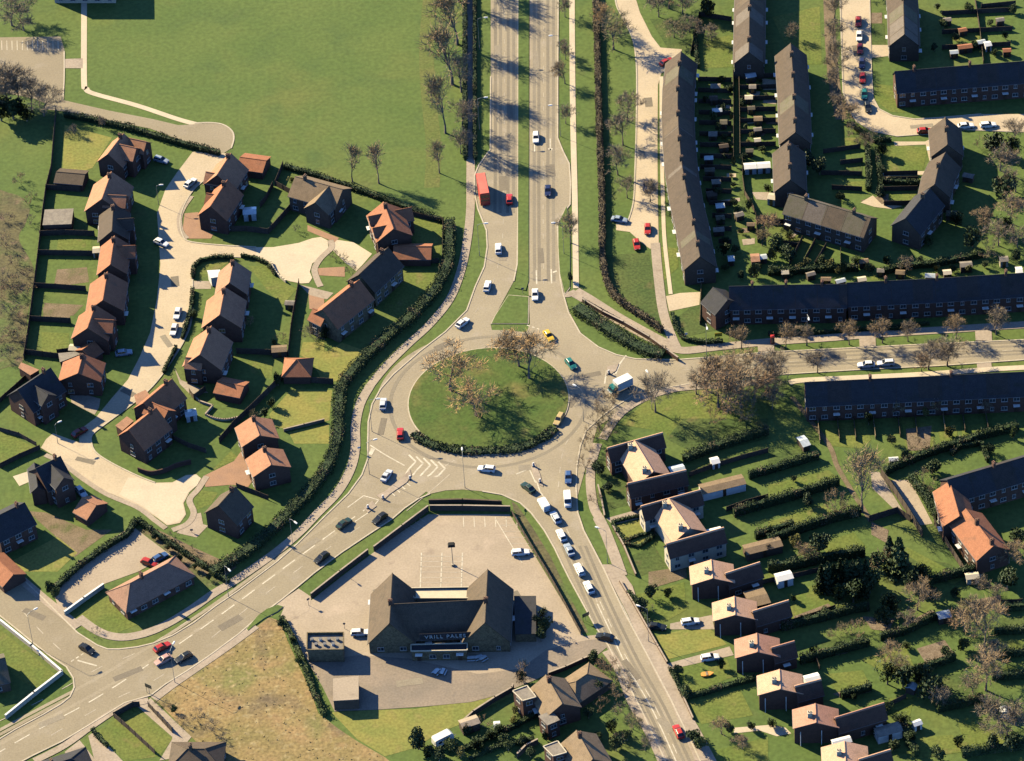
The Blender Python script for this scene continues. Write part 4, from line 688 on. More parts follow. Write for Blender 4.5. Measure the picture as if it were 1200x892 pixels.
# --- sheds, garages and greenhouses in the gardens
def shed(label, px, L, W, rz, h=2.1, roof=None, wall=None, name='shed', pitch=0.35, group=None):
    p = G(px, h); r = empty(name, (p.x, p.y, 0), rz); tag(r, label, name.replace('_', ' '), group)
    wl = MB(); wl.prism([(-L/2, -W/2), (L/2, -W/2), (L/2, W/2), (-L/2, W/2)], 0, h-0.3)
    for s in (-1, 1): wl.add([(s*L/2, -W/2, h-0.3), (s*L/2, W/2, h-0.3), (s*L/2, 0, h-0.3+pitch)], [(0,1,2) if s > 0 else (0,2,1)])
    obj('wall', wl, wall or BRICKB, r); rf = MB(); e = 0.15; z0 = h-0.3
    vs = [(sx*(L/2+e), sy*(W/2+e), z0-0.02 if sy else z0+pitch+0.05) for sx in (-1, 1) for sy in (-1, 0, 1)]; vs += [(x, y, z+0.07) for x, y, z in vs]
    rf.add(vs, [(0,1,4,3), (1,2,5,4), (7,6,9,10), (8,7,10,11), (6,0,3,9), (2,8,11,5), (6,7,1,0), (7,8,2,1), (3,4,10,9), (4,5,11,10)]); obj('roof', rf, roof or FELT, r)
    d = MB(); d.box((0, -W/2-0.03, (h-0.4)/2), (0.8, 0.06, h-0.5)); obj('door', d, DOORM, r); return r
WOOD = mat('fence_wood', (0.15,0.115,0.085), (0.11,0.085,0.065), scale=1.5, fine=0.25, fine_scale=8)
WOODL = mat('pale_fence_wood', (0.38,0.29,0.19), (0.30,0.23,0.15), scale=1.5, fine=0.25, fine_scale=8)
GLZ = mat('greenhouse_glass', (0.55,0.58,0.58), (0.42,0.46,0.47), scale=1.0, rough=0.15, spec=0.8)
BLUESH = paint('pale_blue_sheet', (0.42,0.50,0.60))
TERR = R(14)
for lab, px, L, W, rz, h, rf, wl, nm in (
  ('white-roofed greenhouse, left of two in the terrace gardens', t('c2', 708,80)[0], 3.0, 2.4, 0, 2.2, WHITE, GLZ, 'greenhouse'), ('white-roofed greenhouse with clutter in front, right of two in the terrace gardens', t('c2', 802,74)[0], 3.2, 2.4, 0, 2.2, WHITE, GLZ, 'greenhouse'),
  ('long white-edged garage in the garden of the largest orange-roofed pair', t('b5', 870,455)[0], 10.5, 3.4, TERR, 2.6, TANR, WHITE, 'garage'), ('long tan-roofed garage behind the second pair of houses', t('b6', 795,110)[0], 8.6, 3.2, TERR, 2.6, TANR, BRICKB, 'garage'),
  ('white-roofed lean-to at the back of the sixth orange house', t('b7', 545,308)[0], 3.2, 2.4, TERR, 3.0, WHITE, WHITE, 'lean_to'), ('white box-shaped shed behind the third orange house', t('b6', 943,322)[0], 3.6, 2.6, TERR, 2.6, WHITE, WHITE, 'shed'),
  ('tan-roofed garage built on behind the fourth orange house', t('b6', 755,470)[0], 4.6, 5.2, TERR, 3.6, TANR, BRICK, 'garage'), ('grey flat shed with white posts behind the longest rear wing', t('b7', 1075,665)[0], 5.6, 2.8, TERR, 2.6, FELT, WHITE, 'shed'),
  ('white twin-topped lean-to behind the seventh orange house', t('b7', 750,745)[0], 4.0, 1.8, TERR, 4.4, WHITE, WHITE, 'lean_to'), ('white-topped conservatory behind the second pair of houses', t('b5', 815,785)[0], 3.4, 2.2, TERR, 3.0, WHITE, GLZ, 'conservatory'),
  ('pale glazed conservatory behind the largest orange pair', t('b5', 555,350)[0], 3.4, 2.6, TERR, 2.8, GLZ, GLZ, 'conservatory'), ('white garden store on the long lawn behind the largest pair', t('b5', 818,290)[0], 1.8, 2.2, TERR, 2.0, WHITE, WHITE, 'shed'),
  ('pale blue sheet-roofed shed beside the long dark garden belt', t('D4', 817,207)[0], 2.8, 2.2, R(10), 2.2, BLUESH, WOOD, 'shed'), ('small white-roofed shed among dark bushes at the lower right', t('D4', 1102,650)[0], 1.6, 2.2, R(80), 2.2, WHITE, WHITE, 'shed'),
  ('white shed beside a tall post near the bottom edge', t('D4', 692,710)[0], 1.8, 1.5, R(20), 2.0, WHITE, WHITE, 'shed'), ('grey-white shed beside the dark evergreen', t('D4', 667,540)[0], 1.8, 2.0, R(60), 2.0, GLZ, WOOD, 'shed'),
  ('cream-fronted hut by the lawn below the rust-roofed house', t('c8', 690,762)[0], 2.8, 2.0, R(5), 2.0, CREAM, CREAM, 'shed'), ('white shed behind the small tree at the foot of the terrace gardens', t('D4', 72,30)[0], 3.4, 2.4, TERR, 2.4, WHITE, WHITE, 'shed'),
  ('grey shed in the shady garden right of the angled crescent', t('c4', 688,708)[0], 2.8, 2.0, R(-10), 2.0, MOSS, WOOD, 'shed'), ('slanting grey-topped shed beside the angled crescent', t('c4', 802,445)[0], 2.6, 1.6, R(-25), 2.0, FELT, WOOD, 'shed'),
  ('grey shed above the long dark terrace at the right', t('c6', 785,52)[0], 2.8, 2.0, 0, 2.2, FELT, WOOD, 'shed'), ('pale shed near the right edge above the long dark terrace', t('c6', 1048,15)[0], 2.0, 2.0, 0, 2.2, FELT, CREAM, 'shed'), ('white-ended shed touching the right edge above the dark terrace', t('c6', 1155,95)[0], 1.4, 2.6, 0, 2.4, WHITE, WHITE, 'shed'),
  ('cream sunlit summerhouse at the end of the short terrace', t('c3', 30,590)[0], 2.0, 2.4, R(-20), 2.4, CREAM, CREAM, 'summerhouse'), ('yellow-topped shed by the dark terrace kitchen gardens', t('c6', 72,30)[0], 2.2, 1.6, R(5), 2.0, TANR, WOOD, 'shed'),
  ('white garden cupboard behind the dark terrace south of the east road', t('D3', 583,345)[0], 2.0, 1.2, 0, 1.6, WHITE, WHITE, 'shed'), ('narrow white-topped shed by the hedge in the long gardens', t('D3', 165,262)[0], 1.8, 3.6, R(20), 2.0, GLZ, WOOD, 'shed'), ('white shed with red brick patch by the top terrace end', t('c1', 710,280)[0], 2.6, 2.0, R(10), 2.2, GLZ, WOOD, 'shed'),
  ('pale round-topped greenhouse in the estate garden with the kidney lawn', t('A3', 885,130)[0], 2.6, 2.4, R(10), 2.2, GLZ, GLZ, 'greenhouse'), ('glass conservatory behind the house with the brick drive', t('a2', 835,640)[0], 3.2, 2.8, 0, 2.6, GLZ, GLZ, 'conservatory'), ('small grey shed on the grass corner behind the central row', t('a6', 948,380)[0], 2.2, 1.6, R(-10), 2.0, FELT, WOOD, 'shed'),
  ('tan-topped shed behind the central row beside the narrow lane', t('a6', 875,700)[0], 3.6, 2.4, 0, 2.2, TANR, WOOD, 'shed'), ('white shed by the roadside hedge of the upper estate', t('a4', 540,310)[0], 1.6, 2.4, 0, 2.0, CREAM, CREAM, 'shed'), ('pale shed roof in the corner behind the bottom row house', t('a5', 520,275)[0], 2.6, 2.2, R(-10), 2.2, CREAM, BRICK, 'shed'),
  ('light grey garden shed in the shady plot below the curved terrace', t('c2', 575,725)[0], 1.4, 2.0, 0, 2.0, GLZ, WOOD, 'shed'), ('pink-sided shed at the foot of the terrace gardens', t('c2', 742,720)[0], 2.0, 3.0, 0, 2.2, PINKR, WOOD, 'shed'), ('white shed in a corner plot of the upper right gardens', t('D1', 1020,200)[0], 1.6, 2.0, R(10), 2.2, WHITE, WHITE, 'shed'), ('rusty-topped shed in the upper right back gardens', t('D1', 915,212)[0], 3.6, 1.8, R(5), 2.0, RED, WOOD, 'shed'),
  ('grey-roofed shed beside the caravan at the bottom', t('b8', 60,560)[0], 0.1, 0.1, 0, 0.5, FELT, WOOD, 'skip_me'), ('pinkish shed roof next to the white caravan', t('B4', 990,705)[0], 4.0, 2.6, R(20), 2.6, PINK, WOOD, 'shed'), ('white shed in the dark garden right of the caravan', t('B4', 1118,718)[0], 1.2, 1.8, 0, 1.8, WHITE, WHITE, 'shed')):
    if nm != 'skip_me': shed(lab, px, L, W, rz, h, rf, wl, nm)
SHC = random.Random(12)
for i in range(13):
    y = 100+i*14; x = 828+SHC.uniform(0, 22)+max(0, y-200)*0.2
    shed(f'small dark garden shed behind the curved terrace, {ORD[i]} from its top end', (x, y), SHC.uniform(1.6, 2.8), SHC.uniform(1.4, 2.0), SHC.uniform(-.1, .1), SHC.uniform(1.8, 2.2), (FELT, GREYR, GLZ, MOSS)[i % 4], WOOD, 'shed', 0.3, 'sheds behind the curved terrace')
for i in range(8):
    y = 88+i*12.5; shed(f'small shed in a plot west of the straight terrace, {ORD[i]} from the top', (877+SHC.uniform(-4, 12), y), SHC.uniform(1.5, 2.6), SHC.uniform(1.3, 1.9), SHC.uniform(-.1, .1), 2.0, (TANR, FELT, CREAM, MOSS)[i % 4], WOOD, 'shed', 0.3, 'sheds west of the straight terrace')
for i, (x, y) in enumerate(((866, 250), (880, 262), (893, 300), (920, 318), (950, 320), (968, 326), (985, 328), (1010, 326), (1032, 316), (1055, 318), (1090, 322), (1110, 318))):
    shed(f'small shed or coal bunker behind the long dark terrace, {ORD[i]} along from the west', (x, y), SHC.uniform(1.4, 2.4), SHC.uniform(1.2, 1.8), SHC.uniform(-.3, .3), 1.9, (FELT, TANR, GLZ, CREAM)[i % 4], WOOD, 'shed', 0.3, 'sheds behind the dark terrace')
for i, (x, y) in enumerate(((1110, 22), (1128, 34), (1150, 48), (1172, 22), (1180, 58), (1118, 60))):
    shed(f'small shed in the upper corner plots, {ORD[i]} of six', (x, y), 2.0, 1.5, SHC.uniform(-.2, .2), 2.0, (FELT, RED, GLZ)[i % 3], WOOD, 'shed', 0.3, 'sheds in the corner plots')
# --- buildings past the top left edge, seen by their pale walls and shadow
B('school_building', 'flat-roofed school block at the top left edge throwing a square shadow on the grass', 'school', [('F', o(60,-70, 132,-64, 132,-24, 60,-24), 8.0)], FELT, CREAM, chim=[], seed=70)
# ------------------------------------------------------------------ trees, shrubs, hedges
BARK = mat('bark', (0.30,0.235,0.175), (0.38,0.30,0.22), scale=2, fine=0.3, world=False)
TWIGS = {k: mat('twigs_'+k, a, b, scale=0.6, fine=0.3, fine_scale=2, world=False) for k, a, b in (
  ('brown', (0.54,0.375,0.21), (0.43,0.30,0.17)), ('orange', (0.76,0.48,0.22), (0.62,0.39,0.18)), ('grey', (0.42,0.325,0.215), (0.34,0.265,0.175)), ('red', (0.56,0.36,0.20), (0.46,0.29,0.16)), ('olive', (0.36,0.31,0.15), (0.42,0.32,0.18)))}
LEAF = {k: mat('leaves_'+k, a, b, scale=0.5, fine=0.35, fine_scale=2, world=False, rough=0.6) for k, a, b in (
  ('dark', (0.030,0.055,0.022), (0.05,0.08,0.03)), ('mid', (0.06,0.095,0.03), (0.09,0.12,0.04)), ('yellow', (0.22,0.20,0.06), (0.16,0.16,0.05)), ('brown', (0.14,0.105,0.06), (0.10,0.08,0.05)))}
def bare_mesh(seed, hgt=10.0, narrow=False, shrub=False):
    r = random.Random(seed); tk = MB(); tw = MB()
    def rv(): return Vector((r.gauss(0, 1), r.gauss(0, 1), r.gauss(0, 1))).normalized()
    def twig(p, d, L, wd=0.03):
        s = d.cross(rv())
        if s.length < 1e-3: return
        s = s.normalized()*wd; mid = p+d*L*0.5+rv()*0.12*L; q = p+d*L+Vector((0, 0, 0.1*L))
        tw.add([p-s, p+s, mid+s*0.8, mid-s*0.8, q], [(0,1,2,3), (3,2,4)])
    def grow(p, d, L, rad, dep):
        q = p
        for k in range(2):
            d2 = (d+rv()*0.2+Vector((0, 0, 0.05))).normalized(); e = q+d2*L/2
            tk.tube(q, e, rad*(1-0.3*k/2)*(1 if dep > 2 else 0.7), rad*(1-0.3*(k+1)/2)*(1 if dep > 2 else 0.7), 5 if rad > 0.1 else 3, False)
            if dep >= 3 and not shrub:
                for _ in range(1): grow(q.lerp(e, r.random()), (d2*(0.9 if narrow else 0.4)+rv()*0.8+Vector((0, 0, 0.2))).normalized(), L*r.uniform(0.5, 0.8), rad*0.4, 1)
            if dep <= 2:
                for _ in range((9, 7, 5)[dep] if shrub else (2, 1, 0)[dep] if narrow else (3, 2, 1)[dep]): twig(q.lerp(e, r.random()), (d2*0.5+rv()).normalized(), r.uniform(0.5, 1.25))
            q = e; d = d2
        if dep == 0:
            for _ in range(2 if narrow else 3): twig(q, (d+rv()*0.8).normalized(), r.uniform(0.6, 1.3))
            return
        for k in range(4 if dep == 4 else r.choice((2, 3, 3))):
            dd = (d+rv()*((0.42 if narrow else 0.95) if dep >= 3 else 0.75)+Vector((0, 0, 0.2 if narrow else 0.05))).normalized()
            if dd.z < 0: dd.z = 0.08
            grow(q, dd.normalized(), L*r.uniform(0.7, 0.95), rad*0.58, dep-1)
        if dep >= 3: grow(q, (d+rv()*0.12).normalized(), L*0.9, rad*0.72, dep-1)
    if shrub:
        for k in range(7):
            a = r.uniform(0, 6.28); grow(Vector((0.6*math.cos(a), 0.6*math.sin(a), 0)), Vector((math.cos(a)*0.8, math.sin(a)*0.8, 1)).normalized(), 2.6, 0.05, 2)
    else:
        th = hgt*(0.12 if narrow else 0.13); lean = Vector((r.uniform(-.05, .05), r.uniform(-.05, .05), 1)).normalized()
        tk.tube((0, 0, -0.05), lean*th*0.5, hgt*0.024, hgt*0.02, 7, False); tk.tube(lean*th*0.5, lean*th, hgt*0.02, hgt*0.017, 7, False)
        grow(lean*th, lean, hgt*0.19, hgt*0.015, 4)
    s = hgt/max(v[2] for v in tw.v)
    for mb in (tk, tw): mb.v = [(a*s, b*s, c*s) for a, b, c in mb.v]
    return tk, tw
def leafy_mesh(seed, h, rx, n=900, leaf=0.32, conifer=False):
    r = random.Random(seed); lf = MB(); tk = MB(); tk.tube((0, 0, -0.05), (0, 0, h*0.6), 0.035*h, 0.012*h, 6, False)
    blobs = []
    for k in range(11):
        a = r.uniform(0, 6.28); q = r.uniform(0.15, 0.62)*rx; blobs.append((q*math.cos(a), q*math.sin(a), h*r.uniform(0.3, 0.78), rx*r.uniform(0.32, 0.55)))
    for k in range(n):
        if conifer:
            z = r.random()**1.4; rad = rx*(1-z)**0.85*(0.75+0.3*math.sin(z*38))*r.uniform(0.55, 1.05); a = r.uniform(0, 6.28); p = Vector((rad*math.cos(a), rad*math.sin(a), h*(0.05+0.95*z)))
        else:
            b = blobs[k % len(blobs)]; d = Vector((r.gauss(0, 1), r.gauss(0, 1), r.gauss(0, 1))).normalized(); p = Vector(b[:3])+d*b[3]*r.uniform(0.6, 1.08)
            if p.z < 0.1: p.z = r.uniform(0.1, 0.5)
        u = Vector((r.gauss(0, 1), r.gauss(0, 1), r.gauss(0, 1))).normalized(); v = u.orthogonal().normalized(); L = leaf*r.uniform(0.6, 1.4)
        lf.add([p-u*L, p-v*L*0.7, p+u*L, p+v*L*0.7], [(0,1,2,3)])
    return tk, lf
def pair(tk, lf, name): return (tk.mesh(name+'_trunk', [BARK]), lf.mesh(name+'_crown', [BARK]))
BARE = [pair(*bare_mesh(10+k), 'bare') for k in range(6)]
BAREN = [pair(*bare_mesh(40+k, narrow=True), 'bare_tall') for k in range(3)]
BSHR = [pair(*bare_mesh(60+k, shrub=True), 'bare_shrub') for k in range(4)]
EVER = [pair(*leafy_mesh(80+k, 10, 4.6, 1000, 0.5), 'evergreen') for k in range(4)]
CONI = [pair(*leafy_mesh(90+k, 10, 2.6, 1000, 0.42, True), 'conifer') for k in range(2)]
def plant(name, label, cat, px, h, kind, tone, sx=1.0, group=None):
    if kind == 'bshrub': sx *= 0.62
    me = {'bare': BARE, 'tall': BAREN, 'bshrub': BSHR, 'ever': EVER, 'coni': CONI}[kind]
    p = G(px); r = empty(name, (p.x, p.y, 0.02), rnd.uniform(0, 6.28)); tag(r, label, cat, group)
    a, b = me[rnd.randrange(len(me))]; s = h/10
    tk = put('trunk', a, r); cr = put('crown', b, r)
    for q in (tk, cr): q.scale = (s*sx, s*sx, s)
    m_ = TWIGS[tone] if tone in TWIGS else LEAF[tone]
    cr.material_slots[0].link = 'OBJECT'; cr.material_slots[0].material = m_
    return r
ADJ = {'bare': 'bare {} tree', 'tall': 'tall bare {} tree', 'bshrub': 'leafless {} shrub', 'ever': '{} evergreen shrub', 'coni': '{} conifer'}
NM = {'bare': 'bare_tree', 'tall': 'bare_tree', 'bshrub': 'bare_shrub', 'ever': 'evergreen_shrub', 'coni': 'conifer'}
TN = {'brown': 'brown', 'orange': 'orange-brown', 'grey': 'grey', 'red': 'reddish', 'olive': 'olive', 'dark': 'dark', 'mid': 'mid-green', 'yellow': 'yellow-green'}
def cluster(where, group, axis, items):
    """items: (x, y, height, kind, tone[, width]) in survey pixels; the label counts along the row"""
    ks = sorted(range(len(items)), key=lambda i: items[i][0 if axis == 'left' else 1])
    for pos, i in enumerate(ks):
        x, y, h, kind, tone = items[i][:5]; sx = items[i][5] if len(items[i]) > 5 else 1.0
        kd = ADJ[kind].format(TN[tone])
        lab = f"{kd} {where}" if len(items) == 1 else f"{kd}, {ORD[pos]} from {axis} {where}"
        plant(NM[kind], lab, 'shrub' if 'shrub' in kd else 'tree', (x, y), h, kind, tone, sx, group if len(items) > 1 else None)
cluster('lining the park beside the carriageway', 'trees along the park edge', 'top', [(538,2,17,'tall','grey',1.1), (530,99,19,'tall','brown',1.1), (536,52,17,'tall','brown',1.2), (522,156,21,'tall','brown',0.7), (541,108,13,'tall','grey',1.2), (542,150,10,'bare','grey'), (540,180,9,'bare','grey'), (540,-20,18,'tall','brown',1.1), (534,-60,18,'tall','brown',1.1), (515,203,11,'tall','brown',0.8)])
cluster('of two slim park trees by the estate hedge', 'slim park trees', 'left', [(413,213,13,'tall','brown',0.7), (444,215,12.5,'tall','brown',0.9)])
cluster('on the roundabout island', 'roundabout trees', 'left', [(528,458,13.5,'bare','orange',1.35), (558,488,11,'bare','orange',1.4), (620,444,13,'bare','orange',1.35), (608,430,11.5,'bare','orange',1.3)])
cluster('beside the straight footpath right of the carriageway', 'verge saplings', 'top', [(663,70,6,'bare','grey'), (662,98,8,'bare','brown'), (663,145,7,'bare','grey'), (669,285,11,'bare','brown',0.8), (661,62,5,'bare','grey'), (662,20,7,'bare','grey'), (669,330,3,'ever','dark',.6)])
cluster('on the grass beside the service road', 'service road trees', 'top', [(719,58,12,'bare','olive',1.2), (735,142,9,'bare','grey'), (730,170,10,'bare','grey',1.1), (724,205,10,'bare','grey'), (762,237,8,'bare','grey'), (706,36,10,'bare','orange'), (735,232,7,'bare','grey')])
cluster('in the plot above the service road', 'corner plot trees', 'left', [(772,20,8,'bare','grey',1.2), (784,10,9,'bare','brown',1.2), (800,16,8,'bare','grey',1.2), (808,38,6,'bare','grey',1.1), (756,-4,7,'bare','grey'), (830,20,6,'ever','dark'), (834,48,6,'bare','grey',1.3), (790,44,6,'bare','olive',1.3)])
cluster('on the verge north of the east road', 'east road verge trees', 'left', [(869,409,8,'bare','brown'), (921,408,8,'bare','brown'), (945,405,7,'bare','grey'), (995,404,7.5,'bare','brown'), (1034,402,8.5,'bare','brown'), (1064,400,7,'bare','grey'), (1167,392,9,'bare','grey'), (1120,397,8,'bare','brown')])
cluster('on the verge south of the east road', 'south verge trees', 'left', [(905,442,9,'bare','grey',1.2), (958,437,7.5,'bare','grey'), (1088,433,9,'bare','grey',1.1), (1110,429,10,'bare','grey',1.2), (1080,436,6,'bare','red')])
cluster('in the thicket south-east of the roundabout', 'thicket trees', 'left', [(842,478,13,'bare','red',1.1), (868,478,14,'bare','brown',1.1), (884,468,11,'bare','red',1.2), (856,456,11,'bare','brown',1.2), (828,458,11,'bare','brown',1.2), (898,462,10,'bare','grey',1.2), (768,483,13,'bare','grey',0.9), (836,496,5,'bshrub','red',1.2), (872,490,6,'bshrub','brown',1.3), (851,468,10,'bare','red',1.2), (880,448,9,'bare','brown',1.2), (816,462,8,'bare','grey',1.2), (905,480,7,'bare','grey')])
cluster('along the path at the roundabout corner', 'corner path shrubs', 'top', [(716,468,4,'bshrub','brown',1.4), (709,482,5,'bshrub','brown',1.4), (703,497,5,'bshrub','grey',1.4), (712,500,4,'bshrub','olive',1.4), (690,528,4,'bshrub','brown',1.4), (686,548,4,'bshrub','brown',1.2), (706,512,5,'bshrub','olive',1.4), (697,512,4,'bshrub','brown',1.4), (770,450,3,'bshrub','grey',1.5), (781,452,3,'bshrub','grey',1.5)])
cluster('standing at the head of the long gardens', None, 'left', [(1010,600,19,'tall','brown',0.95)])
cluster('in the tall dark row at the gardens middle', 'dark conifer row', 'left', [(962,692,8,'coni','dark',1.1), (970,691,8.5,'coni','dark',1.1), (977,690,8,'coni','dark',1.1), (984,689,9,'coni','dark',1.1), (991,688,8.5,'coni','dark',1.1), (999,687,8,'coni','dark',1.1), (1006,686,8.5,'coni','dark',1.1), (1014,684,7.5,'coni','dark',1.1), (1042,655,7,'coni','dark',1.2), (1046,668,6,'coni','dark',1.2)])
cluster('with pointed top below the pink garage strip', None, 'left', [(1053,672,11,'coni','mid',1.2)])
cluster('in the long back gardens', 'right-hand garden trees', 'left', [(1154,766,16,'bare','brown',0.95), (1155,809,13,'bare','brown',1.15), (1044,775,7,'bare','brown',1.2), (1075,715,9,'bare','brown',1.1), (1170,848,9,'bare','grey',1.2), (1180,862,8,'bare','grey',1.2), (1130,740,7,'bare','red',1.2), (1105,830,7,'bare','grey'), (1145,730,8,'bare','olive',1.2), (1010,560,6,'bare','olive'), (978,600,6,'bshrub','brown',1.2), (990,606,5,'bshrub','olive',1.2), (1140,815,6,'bare','grey',1.2), (1165,780,7,'bare','grey',1.2), (1055,790,6,'bare','grey',1.2), (1190,850,9,'bare','grey',1.2)])
cluster('in the dark belt across the long gardens', 'garden evergreens', 'left', [(1000,706,7,'ever','dark',.9), (984,704,6,'ever','dark'), (1014,701,6,'ever','dark',.9), (1040,802,7,'ever','dark',.9), (1089,818,8,'ever','dark',.9), (1030,662,6,'bshrub','brown',1.2), (1029,668,5,'ever','mid'), (1070,690,5,'ever','dark'), (1022,690,6,'ever','mid',.9), (960,650,6,'ever','dark'), (942,655,5,'bare','brown',1.2), (932,640,4,'ever','yellow',.9), (1058,805,6,'ever','dark'), (1078,800,6,'ever','dark'), (1035,730,5,'ever','dark'), (1044,718,6,'ever','dark'), (1067,735,5,'bare','grey',1.3), (1090,704,5,'ever','dark'), (1082,680,5,'ever','dark')])
cluster('along the foot of the long gardens', 'lower garden shrubs', 'left', [(1128,762,4,'ever','mid'), (1108,770,3,'ever','mid'), (1060,850,4,'ever','mid'), (1066,870,3.5,'ever','dark'), (1122,875,3.5,'ever','dark'), (1185,880,5,'ever','dark'), (1165,878,4,'ever','dark'), (1100,890,4,'ever','mid'), (1005,745,4,'bshrub','brown',1.5), (985,748,4,'bshrub','olive',1.5), (1025,860,3,'ever','dark'), (1048,880,3,'ever','dark'), (1180,690,6,'ever','dark'), (1168,706,5,'bare','grey',1.2), (1192,640,5,'ever','dark'), (1150,690,5,'bare','grey',1.2), (1182,660,7,'bare','brown',1.2)])
cluster('in the wooded plot at the upper right edge', 'upper right trees', 'top', [(1172,200,10,'bare','grey',1.2), (1189,168,8,'bare','grey',1.2), (1184,262,9,'bare','brown',1.2), (1170,288,8,'bare','grey',1.2), (1154,268,7,'bare','brown',1.2), (1190,225,8,'bare','grey',1.2), (1176,232,8,'ever','dark'), (1165,180,6,'ever','dark'), (1140,290,6,'ever','dark'), (1192,290,7,'bare','grey',1.2), (1158,300,5,'bshrub','grey',1.3), (1185,185,7,'ever','dark'), (1178,275,6,'ever','mid'), (1120,265,5,'ever','dark'), (1150,175,4,'bshrub','grey',1.3)])
cluster('along the verge left of the north-east road', 'north-east road trees', 'top', [(978,22,9,'bare','grey'), (977,52,9,'bare','grey'), (978,74,9,'bare','grey'), (980,91,8,'bare','grey'), (982,108,8,'bare','grey'), (988,142,8,'bare','brown',1.3), (984,130,6,'bare','grey',1.2), (1001,158,4,'bshrub','grey',1.4), (1012,-10,8,'bare','grey',1.2), (929,45,6,'bare','grey')])
cluster('in the gardens between the two terraces', 'terrace garden shrubs', 'top', [(900,276,7,'bare','red',1.2), (912,295,5,'ever','mid'), (908,262,4,'bare','grey',1.2), (878,248,4,'ever','mid',.6), (884,325,4.5,'ever','yellow',.8), (905,305,4,'ever','yellow',.8), (925,305,5,'ever','dark'), (972,316,4,'ever','yellow',.8), (938,316,3,'ever','yellow',.9), (989,322,4,'ever','mid',.6), (1062,322,6,'bare','grey',.9), (900,225,3,'ever','dark'), (860,195,3,'ever','yellow',.6), (858,140,2.5,'ever','yellow',.7), (893,288,5,'bare','olive',1.2), (1018,318,3,'ever','yellow'), (925,282,3,'ever','mid'), (848,300,4,'ever','dark')])
cluster('in the crescent gardens', 'crescent garden shrubs', 'top', [(1014,172,4,'bshrub','grey',1.4), (1020,165,4,'bshrub','grey',1.4), (1034,182,4,'ever','dark'), (1033,205,3,'ever','dark'), (1033,232,3.5,'ever','dark'), (960,205,5,'ever','dark'), (948,195,5,'ever','dark'), (1095,262,4,'ever','dark'), (1088,287,3,'ever','mid'), (985,235,3,'ever','dark')])
cluster('in the plots of the south dark terrace', 'small terrace garden trees', 'left', [(1050,487,6,'bare','olive',.9), (1098,484,6,'bare','olive',.9), (1153,484,5,'bare','grey',.8), (1018,498,4,'ever','dark',.6), (1085,488,3,'ever','yellow',.8), (1112,512,3.5,'ever','yellow'), (1045,520,3,'ever','yellow',.9), (1070,525,3.5,'bshrub','olive',1.3), (1090,530,3.5,'bshrub','olive',1.3), (1062,540,3,'ever','dark'), (1160,530,3,'ever','dark'), (1092,555,5,'ever','mid'), (1086,570,5,'bshrub','olive',1.3), (1098,585,4,'bshrub','olive',1.3), (1188,515,4,'ever','mid',.6)])
cluster('against the east wall of the pub', 'pub shrubs', 'top', [(636,727,4,'ever','dark',.8), (640,742,4.5,'ever','dark',.9), (634,752,4,'ever','dark',.8), (630,735,4,'ever','dark',.7)])
cluster('on the strip between pub lawn and houses', 'strip shrubs', 'left', [(606,795,5,'bshrub','brown',1.3), (612,798,3,'ever','mid'), (697,775,3,'ever','mid'), (492,878,6,'ever','dark',.8), (502,888,4,'ever','dark'), (560,878,4,'ever','dark'), (576,866,3,'ever','dark'), (590,872,3,'ever','mid'), (540,888,3,'ever','yellow'), (602,850,3,'ever','yellow',.8)])
cluster('along the left side of the south-east road', 'roadside shrubs', 'top', [(712,785,4,'bshrub','red',1.3), (720,795,4,'bshrub','olive',1.3), (728,815,5,'bshrub','brown',1.2), (735,838,5,'bshrub','grey',1.2), (742,855,5,'bare','olive',.9), (735,868,3,'ever','mid'), (722,880,4,'ever','dark'), (698,812,4,'ever','dark'), (706,790,4,'bshrub','red',1.3), (756,880,5,'bare','grey',.8)])
cluster('in the front gardens of the orange-roofed row', 'front garden shrubs', 'top', [(702,555,4,'ever','dark'), (712,575,3,'ever','dark'), (698,590,3,'bshrub','brown',1.3), (764,702,4,'ever','dark',.9), (752,715,3.5,'ever','dark'), (759,716,3,'bshrub','grey',1.2), (782,700,3,'ever','mid'), (846,783,2.5,'ever','dark'), (812,868,4,'ever','dark'), (822,880,4,'ever','mid'), (880,855,3,'ever','dark',.8), (845,860,5,'bare','brown',1.2), (870,878,4.5,'bare','brown',1.2), (795,790,3,'ever','mid'), (806,815,3,'ever','mid'), (855,858,3,'ever','mid'), (905,852,3,'ever','dark')])
cluster('in the estate gardens', 'estate garden shrubs', 'left', [(292,382,3,'bshrub','red',1.2), (227,373,2.5,'ever','dark'), (326,452,4,'ever','dark',.7), (318,478,3,'ever','dark'), (310,490,3,'ever','dark'), (299,490,3,'bshrub','olive'), (369,398,5,'bshrub','grey',1.2), (380,398,4,'ever','dark',.8), (372,388,4,'bshrub','brown',1.2), (392,302,2.5,'bshrub','olive',1.3), (402,306,2.5,'bshrub','olive',1.3), (412,322,3,'bshrub','grey',1.2), (348,272,2.5,'bshrub','grey'), (330,398,2.5,'bshrub','brown'), (240,398,2.5,'ever','dark'), (342,216,2.5,'ever','yellow'), (120,150,4,'bare','grey',.9), (88,158,4,'bare','grey',.9), (322,405,2,'ever','mid')])
